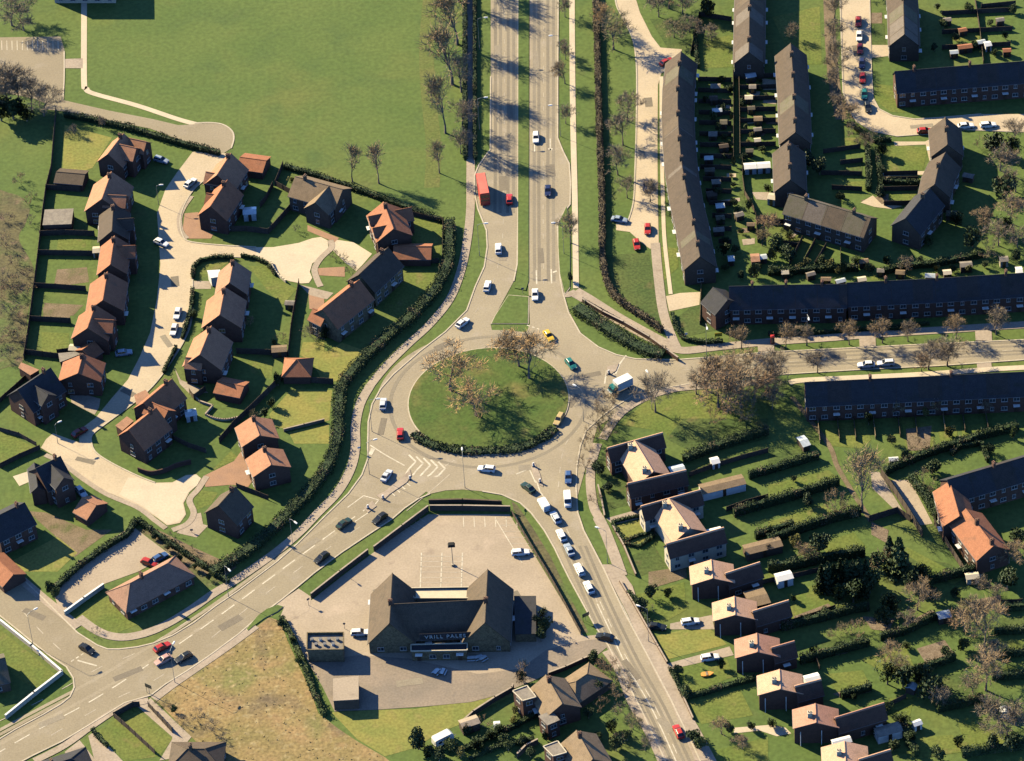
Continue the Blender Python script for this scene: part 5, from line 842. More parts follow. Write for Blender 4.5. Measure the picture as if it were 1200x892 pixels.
cluster('in the scrub at the left edge', 'left edge scrub', 'top', [(25,215,3.6,'bshrub','red',1.2), (34,240,2.9,'bshrub','orange',1.2), (8,262,3.6,'bshrub','brown',1.3), (6,288,4.3,'bshrub','brown',1.3), (18,312,3.6,'bshrub','brown',1.4), (28,345,4.3,'bshrub','red',1.3), (12,368,4.3,'bshrub','grey',1.4), (4,398,4.3,'bshrub','brown',1.4), (26,398,3.6,'bshrub','brown',1.4), (16,338,4.3,'bshrub','brown',1.4), (2,330,4.3,'bshrub','grey',1.4), (22,372,3.6,'bshrub','brown',1.4), (36,262,2.9,'bshrub','grey',1.2), (10,420,3.6,'bshrub','grey',1.3), (3,350,3.6,'bshrub','red',1.3), (32,325,2.9,'bshrub','brown',1.3), (14,395,3.6,'bshrub','brown',1.4), (40,230,2.2,'bshrub','grey',1.2)])
cluster('in the clump below the school car park', 'school clump trees', 'left', [(-4,128,13,'bare','grey',1.2), (10,122,14,'bare','grey',1.2), (24,126,13,'bare','grey',1.2), (38,132,11,'bare','grey',1.2), (52,136,9,'bare','grey',1.2), (16,140,9,'ever','dark',.8), (2,142,9,'ever','dark',.8), (32,142,7,'ever','dark',.9), (14,30,11,'bare','grey',1.1), (28,36,9,'bare','grey',1.1)])
cluster('on the rough strip behind the church hall', 'rough strip shrubs', 'left', [(182,632,2,'ever','dark'), (196,645,2,'ever','dark'), (212,658,2,'ever','dark'), (228,668,2,'ever','dark'), (246,680,2,'ever','dark'), (204,630,2,'bshrub','olive',1.3), (226,646,2,'bshrub','olive',1.3), (250,665,2,'bshrub','olive',1.3), (66,702,3.5,'ever','mid',.8), (60,694,3,'ever','dark'), (112,742,2,'bshrub','grey',1.3)])
cluster('on the dry field', 'dry field bushes', 'left', [(215,848,2,'bshrub','grey',1.8), (232,842,2.5,'bshrub','grey',1.8), (250,856,2.5,'bshrub','grey',1.8), (262,868,2,'bshrub','grey',1.6), (190,828,2,'bshrub','olive',1.8), (205,835,2,'ever','mid'), (330,735,2.5,'ever','mid',.8), (342,755,2.5,'ever','mid',.8), (350,778,2.5,'ever','mid',.8)])
vr = random.Random(5)
cluster('behind the curved terrace', 'curved terrace shrubs', 'top', [(825+vr.uniform(0, 32)+max(0, y-200)*0.18, y, vr.uniform(1.5, 3.2), 'ever', vr.choice(('dark', 'mid', 'dark'))) for y in range(98, 298, 11)])
cluster('west of the straight terrace', 'straight terrace shrubs', 'top', [(870+vr.uniform(0, 30), y, vr.uniform(1.2, 2.6), 'ever', vr.choice(('dark', 'mid', 'yellow'))) for y in range(88, 190, 9)])
cluster('behind the long dark terrace', 'dark terrace back shrubs', 'left', [(x, 322+vr.uniform(-8, 6)-(x-850)*0.03, vr.uniform(1.6, 3.4), 'ever', vr.choice(('dark', 'dark', 'mid', 'yellow'))) for x in range(850, 1195, 19)])
cluster('in the long gardens by the dividers', 'long garden shrubs', 'left', [(x, y, vr.uniform(1.8, 3.6), 'ever', vr.choice(('dark', 'dark', 'mid'))) for x, y in ((900,648), (948,592), (930,705), (968,722), (955,770), (1000,820), (1040,835), (930,565), (1062,760), (1120,700))])
cluster('in the corner plots by the top edge', 'corner plot shrubs', 'left', [(x, y, vr.uniform(1.8, 3.4), 'ever', vr.choice(('dark', 'mid', 'dark'))) for x, y in ((1098,12), (1106,32), (1120,48), (1136,14), (1142,58), (1160,30), (1178,46), (1188,16), (1095,60), (1165,66))])
cluster('in the jumbled gardens below the pub lawn', 'jumbled garden shrubs', 'left', [(548,862,3,'ever','dark'), (556,850,2.5,'ever','dark'), (568,852,3,'bshrub','brown',1.3), (584,862,3.5,'ever','dark'), (596,880,3,'ever','mid'), (612,872,3,'ever','dark'), (622,888,3,'ever','dark'), (530,880,4,'ever','mid'), (515,892,4,'ever','dark'), (640,868,2.5,'ever','dark'), (690,842,3,'ever','dark'), (705,830,3,'bshrub','brown',1.3), (716,858,4,'ever','dark'), (700,868,3,'ever','mid'), (725,872,3,'bshrub','grey',1.3), (604,836,2.5,'ever','yellow',.8)])
# hedges: a leafy body along a line
def hedge(label, pts, width, h, tone='dark', dens=24.0, leaf=0.16, sm=False, group=None):
    L, Rr = strip_pts(pts, width*0.62, sm); org = sum((p for p in L), Vector((0, 0)))/len(L); mb = MB(); r = random.Random(len(label)*7+int(pts[0][0]))
    cl, wv = r.uniform(0, 9), r.uniform(0, 9); d = 0.0
    def wob(x, ph): return 1+0.11*math.sin(x*0.55+ph)+0.08*math.sin(x*1.31+2*ph)+0.05*math.sin(x*2.9+ph*3)
    for i in range(len(L)-1):
        q = [L[i]-org, L[i+1]-org, Rr[i+1]-org, Rr[i]-org]; mb.cur = 0; mb.prism([p[:] for p in q], 0, h*0.78)
        a, b = (L[i]+Rr[i])/2-org, (L[i+1]+Rr[i+1])/2-org; ln = (b-a).length; u = (b-a)/max(ln, 1e-6); nn = Vector((-u.y, u.x))
        for _ in range(int(ln*(width+2*h)*dens*0.62)):
            s = r.random(); x = d+s*ln; hh = h*wob(x, cl)*r.uniform(0.8, 1.1); ww = width*wob(x, wv); side = r.random()
            if side < 0.5: p = a+u*(s*ln)+nn*r.uniform(-.5, .5)*ww; z = hh*r.uniform(0.75, 1.05)
            else: p = a+u*(s*ln)+nn*(0.5*ww*r.uniform(0.6, 1.12)*(1 if side < .75 else -1)); z = hh*r.random()**0.8
            mb.cur = 1 if math.sin(x*0.37+cl)+0.6*math.sin(x*0.9+wv) > 1.0 and r.random() < 0.75 else 2 if r.random() < 0.18 else 0
            n3 = Vector((r.gauss(0, 1), r.gauss(0, 1), r.gauss(0, 1))).normalized(); v3 = n3.orthogonal().normalized(); c = Vector((p.x, p.y, z)); k = leaf*r.uniform(0.6, 1.4)
            mb.add([c-n3*k, c-v3*k*0.7, c+n3*k, c+v3*k*0.7], [(0,1,2,3)])
        d += ln
    m0 = LEAF[tone] if tone in LEAF else TWIGS[tone]
    return tag(obj('hedge', mb, [m0, LEAF['brown'], LEAF['mid'] if tone == 'dark' else m0], None, (org.x, org.y, 0)), label, 'hedge', group)
hedge('broad dark-green hedge curving round the estate from park to roundabout', o(527,263, 526.5,290, 525,312, 512,340, 483,374, 446,405, 416,436, 400,459, 397,490, 395,520, 383,552, 360,583, 327,617, 301,641, 275,659, 248,675), 3.0, 2.3, 'dark', sm=True)
hedge('dark hedge strip between the park and the carriageway footpath', o(545,-60, 545,60, 545,120, 545.5,188), 1.2, 1.9, 'dark')
hedge('thin dark hedge on the carriageway side of the footpath', o(556.5,-60, 556.5,60, 556.5,150, 557,188), 0.9, 1.3, 'dark')
hedge('clipped hedge boxed round the square front lawn of the second orange pair', t('b5', 100,735, 210,705, 300,690, 390,830, 300,900, 190,880, 105,745), 0.9, 0.9, 'dark')
hedge('short hedge between the two squares of front lawn by the second pair', t('b5', 200,860, 290,825, 380,800), 0.8, 0.8, 'dark')
hedge('low dark park boundary hedge above the estate', o(334,197, 380,211, 430,228, 475,245, 519,261), 1.4, 1.6, 'dark')
hedge('dark hedge below the school access road', o(76,137, 110,143, 150,152, 190,164, 222,173, 258,182), 1.5, 1.8, 'dark')
hedge('brown beech hedge along the wide verge right of the carriageway', o(698,-40, 699,30, 700,60, 702,140, 705,225, 706,270, 706,300, 711,333, 726,355, 755,374, 776,390), 1.6, 1.9, 'brown', sm=True)
hedge('dark shrub bed hedge on the lower rim of the roundabout island', o(484,510, 498,519, 515,525, 540,529, 565,530, 590,529, 610,526, 628,519, 640,512, 650,503), 2.6, 0.9, 'dark', sm=True, leaf=0.22)
hedge('dark shrubs filling the sunken bed north-east of the roundabout', o(676,362, 690,372, 705,382, 722,393, 740,404, 760,413, 778,418), 4.2, 1.6, 'dark', sm=True)
hedge('dark hedge along the estate plot beside the church hall', o(62,694, 90,668, 120,646, 150,628, 160,612), 1.4, 1.6, 'dark')
hedge('dark hedge behind the church hall car park', o(162,612, 190,632, 220,652, 250,672, 268,684), 1.3, 1.5, 'dark')
hedge('dark hedge along the pub lawn and dry field edge', o(330,726, 344,752, 356,782, 368,815, 380,840), 1.3, 1.5, 'mid')
hedge('dark hedge between the bare thicket and the first long garden', t('c7', 600,720, 760,660, 960,590, 1189,520), 2.0, 2.4, 'dark')
HG = 'hedges between the long back gardens'
for i, (k, a, h, tone) in enumerate((('D3', (-90,440, 0,415, 120,380, 235,345), 2.4, 'dark'), ('D3', (-160,615, 0,570, 150,525, 330,470), 2.9, 'dark'), ('D3', (-60,720, 0,700, 120,665), 2.4, 'dark'), ('D3', (0,745, 120,700, 300,640, 430,610), 3.0, 'dark'), ('D4', (0,10, 120,0, 300,-40, 450,-60), 3.2, 'dark'), ('D4', (60,285, 250,240, 400,200, 470,190), 2.6, 'dark'), ('D4', (150,440, 330,390, 470,355), 2.6, 'dark'), ('D4', (340,600, 480,560), 2.4, 'dark'), ('D4', (520,330, 640,300, 780,230), 2.4, 'dark'), ('D4', (680,490, 760,460, 870,420), 2.4, 'dark'), ('D4', (790,660, 900,640, 1000,610), 2.4, 'dark'), ('D4', (900,870, 1050,850, 1200,830), 2.4, 'dark'),
                                     ('D4', (750,70, 860,40, 960,15, 1080,-30), 2.8, 'dark'), ('D4', (1060,195, 1200,185), 2.2, 'dark'), ('D4', (1050,300, 1200,295), 2.0, 'dark'), ('D4', (1050,405, 1200,400), 2.0, 'dark'), ('D4', (1040,510, 1200,505), 2.2, 'dark'))):
    hedge(f'dark clipped hedge between long back gardens, {ORD[i]} counting from the top left', t(k, *a), 1.3, h, tone, group=HG)
for lab, k, a, h, w_ in (('leafy hedge at the backs of the short diagonal terrace gardens', 'D2', (0,385, 100,380, 250,370, 420,365), 2.2, 1.6), ('dark hedge behind the right half of the dark terrace', 'D2', (520,385, 640,355, 780,345, 900,320, 1000,300), 2.0, 1.4), ('dark hedge up the middle of the crescent gardens, left line', 'c3', (690,260, 700,400, 700,560), 2.0, 1.4), ('dark hedge up the middle of the crescent gardens, right line', 'c3', (760,290, 775,420, 790,600), 1.6, 1.2), ('dark hedge crossing below the striped crescent garden', 'c3', (770,500, 900,510, 1060,520), 1.8, 1.2), ('dark hedge under the curve of the north-east road', 'c3', (560,90, 660,170, 740,220, 860,215), 1.4, 1.2),
                       ('dark hedge at the kitchen gardens behind the terrace south of the road', 'D3', (540,420, 700,350, 850,300, 1000,250, 1160,210), 2.4, 1.6), ('clipped square hedge round the dark green plot', 'c8', (570,70, 620,30, 740,10, 780,110), 1.6, 0.9), ('olive hedge beside the pink garage strip', 'c8', (330,210, 400,300, 450,380, 490,440), 2.4, 1.8), ('dark hedge across the front lawn beside the orange toy', 'C4', (800,605, 900,580, 1010,545, 1130,515), 1.4, 1.2), ('dark hedge at the front of the shaded round-bush garden', 'C4', (540,110, 590,180, 640,260), 1.3, 1.0), ('dark front hedge beside the lower lawns of the road', 'C4', (735,470, 770,540, 800,600), 1.3, 1.0),
                       ('dark hedge at the corner garden of the dark terrace', 'C2', (745,570, 760,640, 800,690, 900,705, 980,700), 1.2, 1.0), ('long dark front hedge of the dark terrace north of the road', 'D2', (0,665, 200,662, 420,645, 640,640), 1.1, 0.8), ('front hedge at the right half of the dark terrace', 'c6', (180,515, 350,495, 530,480), 1.1, 0.8), ('dark hedge beside the square green above the narrow gardens', 'c1', (325,0, 330,120, 340,240), 1.6, 1.0), ('dark hedge round the top of the central estate lawns', 'a6', (275,220, 280,150, 330,100, 430,80, 560,80), 1.3, 0.9), ('dark hedge by the turning head garden', 'a6', (610,70, 700,80, 790,120, 850,200), 1.2, 0.8),
                       ('dark hedge down the road side of the central row', 'a6', (275,300, 265,420, 240,520, 200,640), 1.3, 0.9), ('dark hedge at the lower corner of the central row', 'a6', (160,700, 110,800, 70,880), 1.2, 0.8), ('dark hedge across the caravan garden', 'b8', (-100,720, 60,640, 250,560, 400,480), 1.4, 1.2), ('dark hedge below the box extension garden', 'b8', (-60,790, 160,690, 400,650), 1.2, 1.0), ('dark hedge beside the bottom left lawn', 'A4', (430,750, 440,770, 500,830), 1.2, 0.8), ('tall dark hedge left of the bottom right corner', 'D4', (600,700, 640,780, 690,870), 2.2, 1.8)):
    hedge(lab, t(k, *a), w_, h, 'dark')
# tufts of dry grass on the rough field
mb = MB(); r_ = random.Random(3); FP = [G(p).to_2d() for p in t('A4', 740,610, 960,445, 1189,285) + t('B4', 70,240, 110,260, 190,440, 280,670, 470,810, 600,890) + t('A4', 1050,950, 985,880, 880,760)]
xs = [p.x for p in FP]; ys = [p.y for p in FP]
def inside(q, P):
    c = False
    for i in range(len(P)):
        a, b = P[i], P[i-1]
        if (a.y > q.y) != (b.y > q.y) and q.x < (b.x-a.x)*(q.y-a.y)/(b.y-a.y)+a.x: c = not c
    return c
for _ in range(500):
    q = Vector((r_.uniform(min(xs), max(xs)), r_.uniform(min(ys), max(ys))))
    if not inside(q, FP): continue
    h = r_.uniform(0.1, 0.25); s = r_.uniform(0.12, 0.35); a = r_.uniform(0, 3); lx, ly = r_.uniform(-.3, .3), r_.uniform(-.3, .3)
    mb.add([(q.x-s*math.cos(a), q.y-s*math.sin(a), 0.04), (q.x+s*math.cos(a), q.y+s*math.sin(a), 0.04), (q.x+lx, q.y+ly, h)], [(0,1,2)])
    mb.add([(q.x+s*math.sin(a), q.y-s*math.cos(a), 0.04), (q.x-s*math.sin(a), q.y+s*math.cos(a), 0.04), (q.x+ly, q.y-lx, h)], [(0,1,2)])
tag(obj('rough_grass', mb, mat('straw', (0.42,0.32,0.17), (0.34,0.27,0.13), scale=0.2, fine=0.2)), kind='stuff')
# ------------------------------------------------------------------ vehicles (built along +x, wheels on the ground)
CARC = {k: mat('car_'+k, c, tuple(x*0.93 for x in c), scale=1.0, rough=0.3, spec=0.6, world=False) for k, c in dict(white=(0.80,0.79,0.75), red=(0.60,0.05,0.035), darkred=(0.26,0.03,0.03), navy=(0.03,0.045,0.13), blue=(0.07,0.15,0.36), teal=(0.03,0.24,0.22), yellow=(0.95,0.62,0.06), gold=(0.68,0.50,0.22), silver=(0.52,0.54,0.56), paleblue=(0.42,0.50,0.60), black=(0.025,0.03,0.03), green=(0.035,0.075,0.055), orange=(1.0,0.42,0.08), pink=(0.72,0.42,0.34)).items()}
CGL = mat('car_glass', (0.02,0.025,0.03), (0.03,0.035,0.045), scale=1, rough=0.06, spec=0.7, world=False)
TYRE = mat('tyre_rubber', (0.03,0.03,0.03), rough=0.8, world=False); HUB = mat('wheel_hub', (0.4,0.4,0.4), rough=0.4, metal=0.6, world=False)
LAMP = mat('headlamp_glass', (0.7,0.7,0.66), rough=0.15, world=False); TAIL = mat('tail_lamp', (0.45,0.02,0.02), rough=0.3, world=False)
def wheel_mesh(r):
    mb = MB(); n = 14
    mb.tube((0, -0.1, 0), (0, 0.1, 0), r, r, n); mb.cur = 1; mb.tube((0, -0.115, 0), (0, 0.115, 0), r*0.55, r*0.55, 10); return mb.mesh('wheel', [TYRE, HUB])
WH = {r: wheel_mesh(r) for r in (0.30, 0.36, 0.48)}
def loft(mb, lower, upper):
    """closed body between two rounded plan outlines given as rows of (x, half-width, z)"""
    rows = [lower] + [upper]
def body_shape(mb, st):
    """st: stations along x of (x, half width low, half width high, z low, z high)"""
    n = len(st); vs = []
    for x, wl, wh, z0, z1 in st:
        zm = z0+(z1-z0)*0.62
        vs += [(x, -wl, z0), (x, -wl*1.0, zm), (x, -wh, z1), (x, wh, z1), (x, wl, zm), (x, wl, z0)]
    fs = []
    for i in range(n-1):
        a, b = 6*i, 6*i+6
        for j in range(6):
            k = (j+1) % 6; fs.append((a+j, b+j, b+k, a+k))
    fs += [tuple(range(5, -1, -1)), tuple(6*(n-1)+j for j in range(6))]
    mb.add(vs, [q[::-1] for q in fs])
KIND = {}
def car_meshes(kind):
    if kind in KIND: return KIND[kind]
    b, gl, rf = MB(), MB(), MB()
    if kind == 'van':
        L, W = 4.6, 1.75
        body_shape(b, [(-2.25, .80, .74, .35, 1.95), (-2.1, .87, .78, .28, 2.02), (1.0, .87, .78, .28, 2.02), (1.25, .87, .76, .28, 1.25), (2.1, .82, .72, .28, 1.0), (2.28, .74, .62, .35, .85)])
        body_shape(gl, [(0.95, .79, .66, 1.2, 1.94), (1.08, .78, .64, 1.2, 1.90), (1.55, .74, .7, 1.1, 1.22)]); rf = None; hd, tl, zb = 2.27, -2.26, .72
    else:
        est = kind == 'estate'; sal = kind == 'saloon'
        L = 4.3; W = 1.68
        body_shape(b, [(-2.12, .72, .62, .34, .80), (-2.0, .82, .74, .27, .90), (-1.0, .84, .77, .26, .93), (0.6, .84, .77, .26, .92), (1.5, .83, .72, .26, .82), (2.0, .79, .66, .28, .72), (2.14, .68, .54, .36, .62)])
        xr = -2.0 if est else (-1.45 if sal else -1.85); xr2 = -1.75 if est else (-0.95 if sal else -1.35)
        gv = [(xr, .73, .90), (0.85, .73, .90), (0.12, .60, 1.36), (xr2, .60, 1.36)]
        vs = [(x, -w_, z) for x, w_, z in gv]+[(x, w_, z) for x, w_, z in gv]
        gl.add(vs, [(0,1,2,3), (7,6,5,4), (1,5,6,2), (4,0,3,7), (3,2,6,7)])
        vs = [(xr2-.08, -.6, 1.36), (0.16, -.6, 1.36), (0.16, .6, 1.36), (xr2-.08, .6, 1.36), (xr2, -.5, 1.43), (0.0, -.5, 1.43), (0.0, .5, 1.43), (xr2, .5, 1.43)]
        rf.add(vs, [(4,5,6,7), (0,1,5,4), (1,2,6,5), (2,3,7,6), (3,0,4,7)])
        for s in (-1, 1):
            for (x0, z0, x1, z1, yy) in ((0.83, .9, 0.12, 1.38, .61), (xr, .9, xr2, 1.38, .61), (-0.5, .9, -0.5, 1.38, .61)): rf.tube((x0, s*.735, z0), (x1, s*yy, z1), .045, .04, 4)
        hd, tl, zb = 2.1, -2.1, .62
    h = MB(); h.box((0, 0, 0), (0.08, 0.32, 0.16)); KIND[kind] = (b, gl, rf, hd, tl, zb, h); return KIND[kind]
CM = {}; LMESH = {}
def car(label, px, hd_px, kind, col, z=0.75, group=None, yaw=None, sc=1.0):
    key = (kind, col); b, gl, rf, hx, tx, zb, h = car_meshes(kind)
    if key not in CM: CM[key] = (b.mesh('car_body', [CARC[col]]), gl.mesh('car_glass', [CGL]), rf.mesh('car_roof', [CARC[col]]) if rf else None)
    if not LMESH: LMESH['h'] = h.mesh('headlight', [LAMP]); h2 = MB(); h2.box((0, 0, 0), (0.07, 0.26, 0.18)); LMESH['t'] = h2.mesh('tail_light', [TAIL])
    p = G(px, z); r = empty('van' if kind == 'van' else 'car', (p.x, p.y, 0.085), gdir(px, hd_px) if yaw is None else yaw); tag(r, label, 'van' if kind == 'van' else 'car', group)
    m3 = CM[key]; put('body', m3[0], r); put('windows', m3[1], r)
    if m3[2]: put('roof', m3[2], r)
    for x in (-1.3, 1.32):
        for s in (-1, 1): put('wheel', WH[0.30 if kind != 'van' else 0.36], r, (x, s*0.76, 0.30 if kind != 'van' else 0.36))
    for s in (-1, 1): put('headlight', LMESH['h'], r, (hx, s*0.5, zb)); put('tail_light', LMESH['t'], r, (tx, s*0.58, zb+0.08))
    return r
UP, DN = (0, -1), (0, 1)
for a in (
 ('red hatchback just behind the red bus on the left carriageway', (597,233), UP, 'hatch', 'red'), ('white hatchback with dark glass coming down the right carriageway', (628,161), DN, 'estate', 'white'),
 ('dark blue saloon coming down the right carriageway, beside the red bus', (642,223), DN, 'saloon', 'navy'), ('white car on the left carriageway, first below the bus lay-by', (584,291), UP, 'hatch', 'white'),
 ('white car just leaving the roundabout up the left carriageway', (571,335), (0.25,-1), 'hatch', 'white'), ('white car rounding the upper left curve of the roundabout', (542,378), (0.8,-0.65), 'hatch', 'white'),
 ('white saloon waiting at the end of the right carriageway', (627,345), DN, 'saloon', 'white'), ('yellow car entering the roundabout from the right carriageway', (643,393), (0.55,0.8), 'saloon', 'yellow'),
 ('teal green car on the right side of the roundabout', (669,426), (0.6,0.75), 'hatch', 'teal'), ('gold estate car on the lower right side of the roundabout', (655,491), (-0.5,0.85), 'estate', 'gold'),
 ('blue car at the top of the south-east road', (666,559), DN, 'hatch', 'blue'), ('white estate car on the bottom side of the roundabout', (570,549), (-1,-0.1), 'estate', 'white'),
 ('red car on the left side of the roundabout island', (469,508), (0,-1), 'hatch', 'red'), ('silver car circling on the left side of the roundabout', (449,473), (0.1,-1), 'hatch', 'silver'),
 ('silver car waiting at the give-way line from the south-west road', (453,557), (0.5,-0.75), 'saloon', 'silver'), ('black car beside the traffic island on the south-west road', (445,607), (-0.8,0.6), 'hatch', 'black'),
 ('dark green car nearing the roundabout on the south-west road', (403,613), (0.8,-0.6), 'saloon', 'green'), ('black car on the middle line of the south-west road', (377,653), (-0.8,0.6), 'hatch', 'black'),
 ('red car on the south-west road by the field, uppermost of three', (190,758), (0.85,-0.45), 'hatch', 'red'), ('pink-fronted dark car below the red one on the south-west road', (191,773), (-0.85,0.45), 'hatch', 'pink'),
 ('black car following close to the pink-fronted one by the dry field', (215,770), (-0.85,0.45), 'hatch', 'black'), ('white-ended dark car waiting at the side road mouth', (102,760), (0.85,0.5), 'saloon', 'black'),
 ('dark green saloon entering the roundabout ahead of the white van', (619,571), (-0.75,-0.6), 'saloon', 'green'), ('silver car right behind the white van in the queue', (651,606), (-0.5,-0.85), 'hatch', 'silver'),
 ('white hatchback in the queue, second behind the white van', (658,627), (-0.45,-0.9), 'hatch', 'white'), ('pale blue car in the middle of the queue', (667,644), (-0.45,-0.9), 'saloon', 'paleblue'),
 ('white estate near the tail of the roundabout queue', (679,667), (-0.45,-0.9), 'estate', 'white'), ('white car last in the roundabout queue', (690,688), (-0.45,-0.9), 'hatch', 'white'),
 ('black car turning in at the pub exit', (709,746), (-0.9,-0.2), 'hatch', 'black'), ('red car alone near the bottom of the south-east road', (795,857), (-0.42,-0.9), 'hatch', 'red'),
 ('white car parked on the estate road, upper of two by the hedge', (208,367), (-0.3,1), 'hatch', 'white'), ('white car parked on the estate road, lower of two by the hedge', (204,386), (-0.3,1), 'hatch', 'white'),
 ('pale blue car in the shady drive near the row of orange houses', (145,413), (1,-0.15), 'hatch', 'paleblue'), ('white car half in shadow at the estate road edge', (189,284), (1,0.4), 'hatch', 'white'),
 ('white car with dark glass at the top of the estate road', (223,214), (0.8,-0.7), 'hatch', 'white'), ('pale blue car beside the topmost estate house', (189,187), (1,0.3), 'estate', 'paleblue'),
 ('dark red car in deep shade at the estate junction', (93,506), (0.8,-0.5), 'hatch', 'darkred'), ('silver car tucked between the cream gable and garage', (95,576), (0.6,0.7), 'hatch', 'silver'),
 ('bright red car parked behind the hall', (175,659), (0.85,0.3), 'hatch', 'red'), ('small blue car parked at the corner of the hall', (187,653), (0.85,-0.5), 'hatch', 'blue'),
 ('white car parked near the pub car park east fence', (610,647), (1,-0.1), 'estate', 'white'), ('white car parked against the west wing of the pub', (422,741), (1,-0.05), 'estate', 'white'),
 ('navy car parked on the service road beside the long terrace', (757,217), DN, 'hatch', 'navy'), ('white and blue car parked across the end of the service road lay-by', (726,257), (1,0.15), 'saloon', 'paleblue'),
 ('red car on the service road, upper of two', (759,268), DN, 'hatch', 'red'), ('red car on the service road, lower of two', (746,286), (0.2,1), 'hatch', 'red'), ('small red car in the turning head by the long terrace', (781,72), (0.9,-0.5), 'hatch', 'red'),
 ('red car heading the parked row on the north-east road', (1006,25), DN, 'hatch', 'red'), ('white car second in the parked row on the north-east road', (1007,42), DN, 'hatch', 'white'), ('dark red car third in the parked row on the north-east road', (1008,57), DN, 'hatch', 'darkred'),
 ('navy car fourth in the parked row on the north-east road', (1010,74), DN, 'hatch', 'navy'), ('red car fifth in the parked row on the north-east road', (1011,91), DN, 'hatch', 'red'), ('teal car sixth in the parked row on the north-east road', (1013,110), DN, 'hatch', 'teal'),
 ('black car at the end of the parked row by the bend', (1017,125), (0.25,1), 'hatch', 'black'), ('red car with white tail beside the end of the crescent', (1084,153), (1,-0.05), 'hatch', 'red'), ('white car on the upper right road, next to the crescent', (1132,147), (1,-0.1), 'hatch', 'white'),
 ('white car on the upper right road, further from the crescent', (1158,146), (1,-0.1), 'estate', 'white'), ('white car on the east road, left of two under the bare tree', (1015,427), (-1,0.05), 'hatch', 'white'), ('white car on the east road, right of two under the bare tree', (1038,425), (-1,0.05), 'estate', 'white'),
 ('white car on the drive of the fourth orange house', (809,728), (1,-0.15), 'estate', 'white'), ('white car on the gravel drive above the orange toy', (832,770), (1,-0.15), 'estate', 'white'), ('dark car on the front drive near the shaded garden', (770,734), (1,0.1), 'hatch', 'black')):
    car(a[0], a[1], a[2], a[3], a[4])
car('white van second in the queue to the roundabout', (637,589), (-0.5,-0.8), 'van', 'white', 1.4)
car('white van driving down the south-east road', (665,584), (0.08,1), 'van', 'white', 1.4)
# double-decker bus in the lay-by
def bus():
    p = G((565.5,215), 4.2); r = empty('bus', (p.x, p.y, 0.085), gdir((569.5,226), (-5.0,-24))); tag(r, 'red double-decker bus standing in the lay-by of the left carriageway', 'bus')
    BR = mat('bus_red', (0.85,0.11,0.07), (0.78,0.10,0.065), scale=0.8, rough=0.3, spec=0.5, world=False); BR2 = mat('bus_roof_red', (0.95,0.24,0.17), (0.88,0.2,0.15), scale=0.6, rough=0.45, world=False)
    L, W, H = 8.8, 2.5, 4.2; x = L/2; y = W/2
    b = MB(); b.box((0, 0, 1.0), (L, W, 1.35)); b.box((0, 0, 2.45), (L, W, 0.55)); b.box((0, 0, 3.85), (L, W, 0.5))
    for s in (-1, 1):
        for k in range(7): b.box((-x+0.06+k*(L-0.12)/6, s*(y-0.06), 2.6), (0.12, 0.12, 2.4))
    obj('body', b, BR, r); rf = MB(); rf.prism([(-x+.1, -y+.1), (x-.15, -y+.15), (x-.15, y-.15), (-x+.1, y-.1)], 4.1, 4.24); obj('roof', rf, BR2, r)
    for z, h in ((1.95, .5), (3.15, .9)):
        for s in (-1, 1): g_ = MB(); g_.box((0, s*(y-0.05), z), (L-0.2, 0.05, h)); obj('side_windows', g_, CGL, r)
        g_ = MB(); g_.box((x-0.05, 0, z), (0.06, W-0.25, h)); obj('windscreen', g_, CGL, r); g_ = MB(); g_.box((-x+0.05, 0, z), (0.06, W-0.4, h)); obj('rear_window', g_, CGL, r)
    for xx in (-2.6, 2.9):
        for s in (-1, 1): put('wheel', WH[0.48], r, (xx, s*(y-0.1), 0.48))
    for s in (-1, 1): put('headlight', LMESH['h'], r, (x+.02, s*0.85, 0.75)); put('tail_light', LMESH['t'], r, (-x-.02, s*1.0, 0.9))
bus()
def lorry():
    p = G((726,452), 1.6); r = empty('lorry', (p.x, p.y, 0.085), gdir((726,452), (-19,9))); tag(r, 'lorry with white box and teal cab slowing on the east road', 'lorry')
    ch = MB(); ch.box((-0.2, 0, 0.75), (6.2, 0.9, 0.25)); obj('chassis', ch, TYRE, r)
    bx = MB(); bx.box((-1.0, 0, 2.05), (4.4, 2.3, 2.3)); obj('box_body', bx, WHITE, r)
    cb = MB(); body_shape(cb, [(1.35, 1.08, .98, .55, 2.35), (2.3, 1.08, .95, .55, 2.35), (2.75, 1.05, .92, .55, 1.5), (2.9, 1.0, .9, .6, 1.3)]); obj('cab', cb, CARC['teal'], r)
    wn = MB(); wn.add([(2.33, -.9, 2.25), (2.33, .9, 2.25), (2.79, .9, 1.53), (2.79, -.9, 1.53)], [(3,2,1,0)]); obj('windscreen', wn, CGL, r)
    hd = MB(); hd.box((2.72, 0, 1.0), (0.5, 1.9, 0.5)); obj('bumper', hd, WHITE, r)
    for xx in (-2.2, 2.0):
        for s in (-1, 1): put('wheel', WH[0.48], r, (xx, s*0.95, 0.48))
    for s in (-1, 1): put('headlight', LMESH['h'], r, (2.98, s*0.7, 0.95))
lorry()
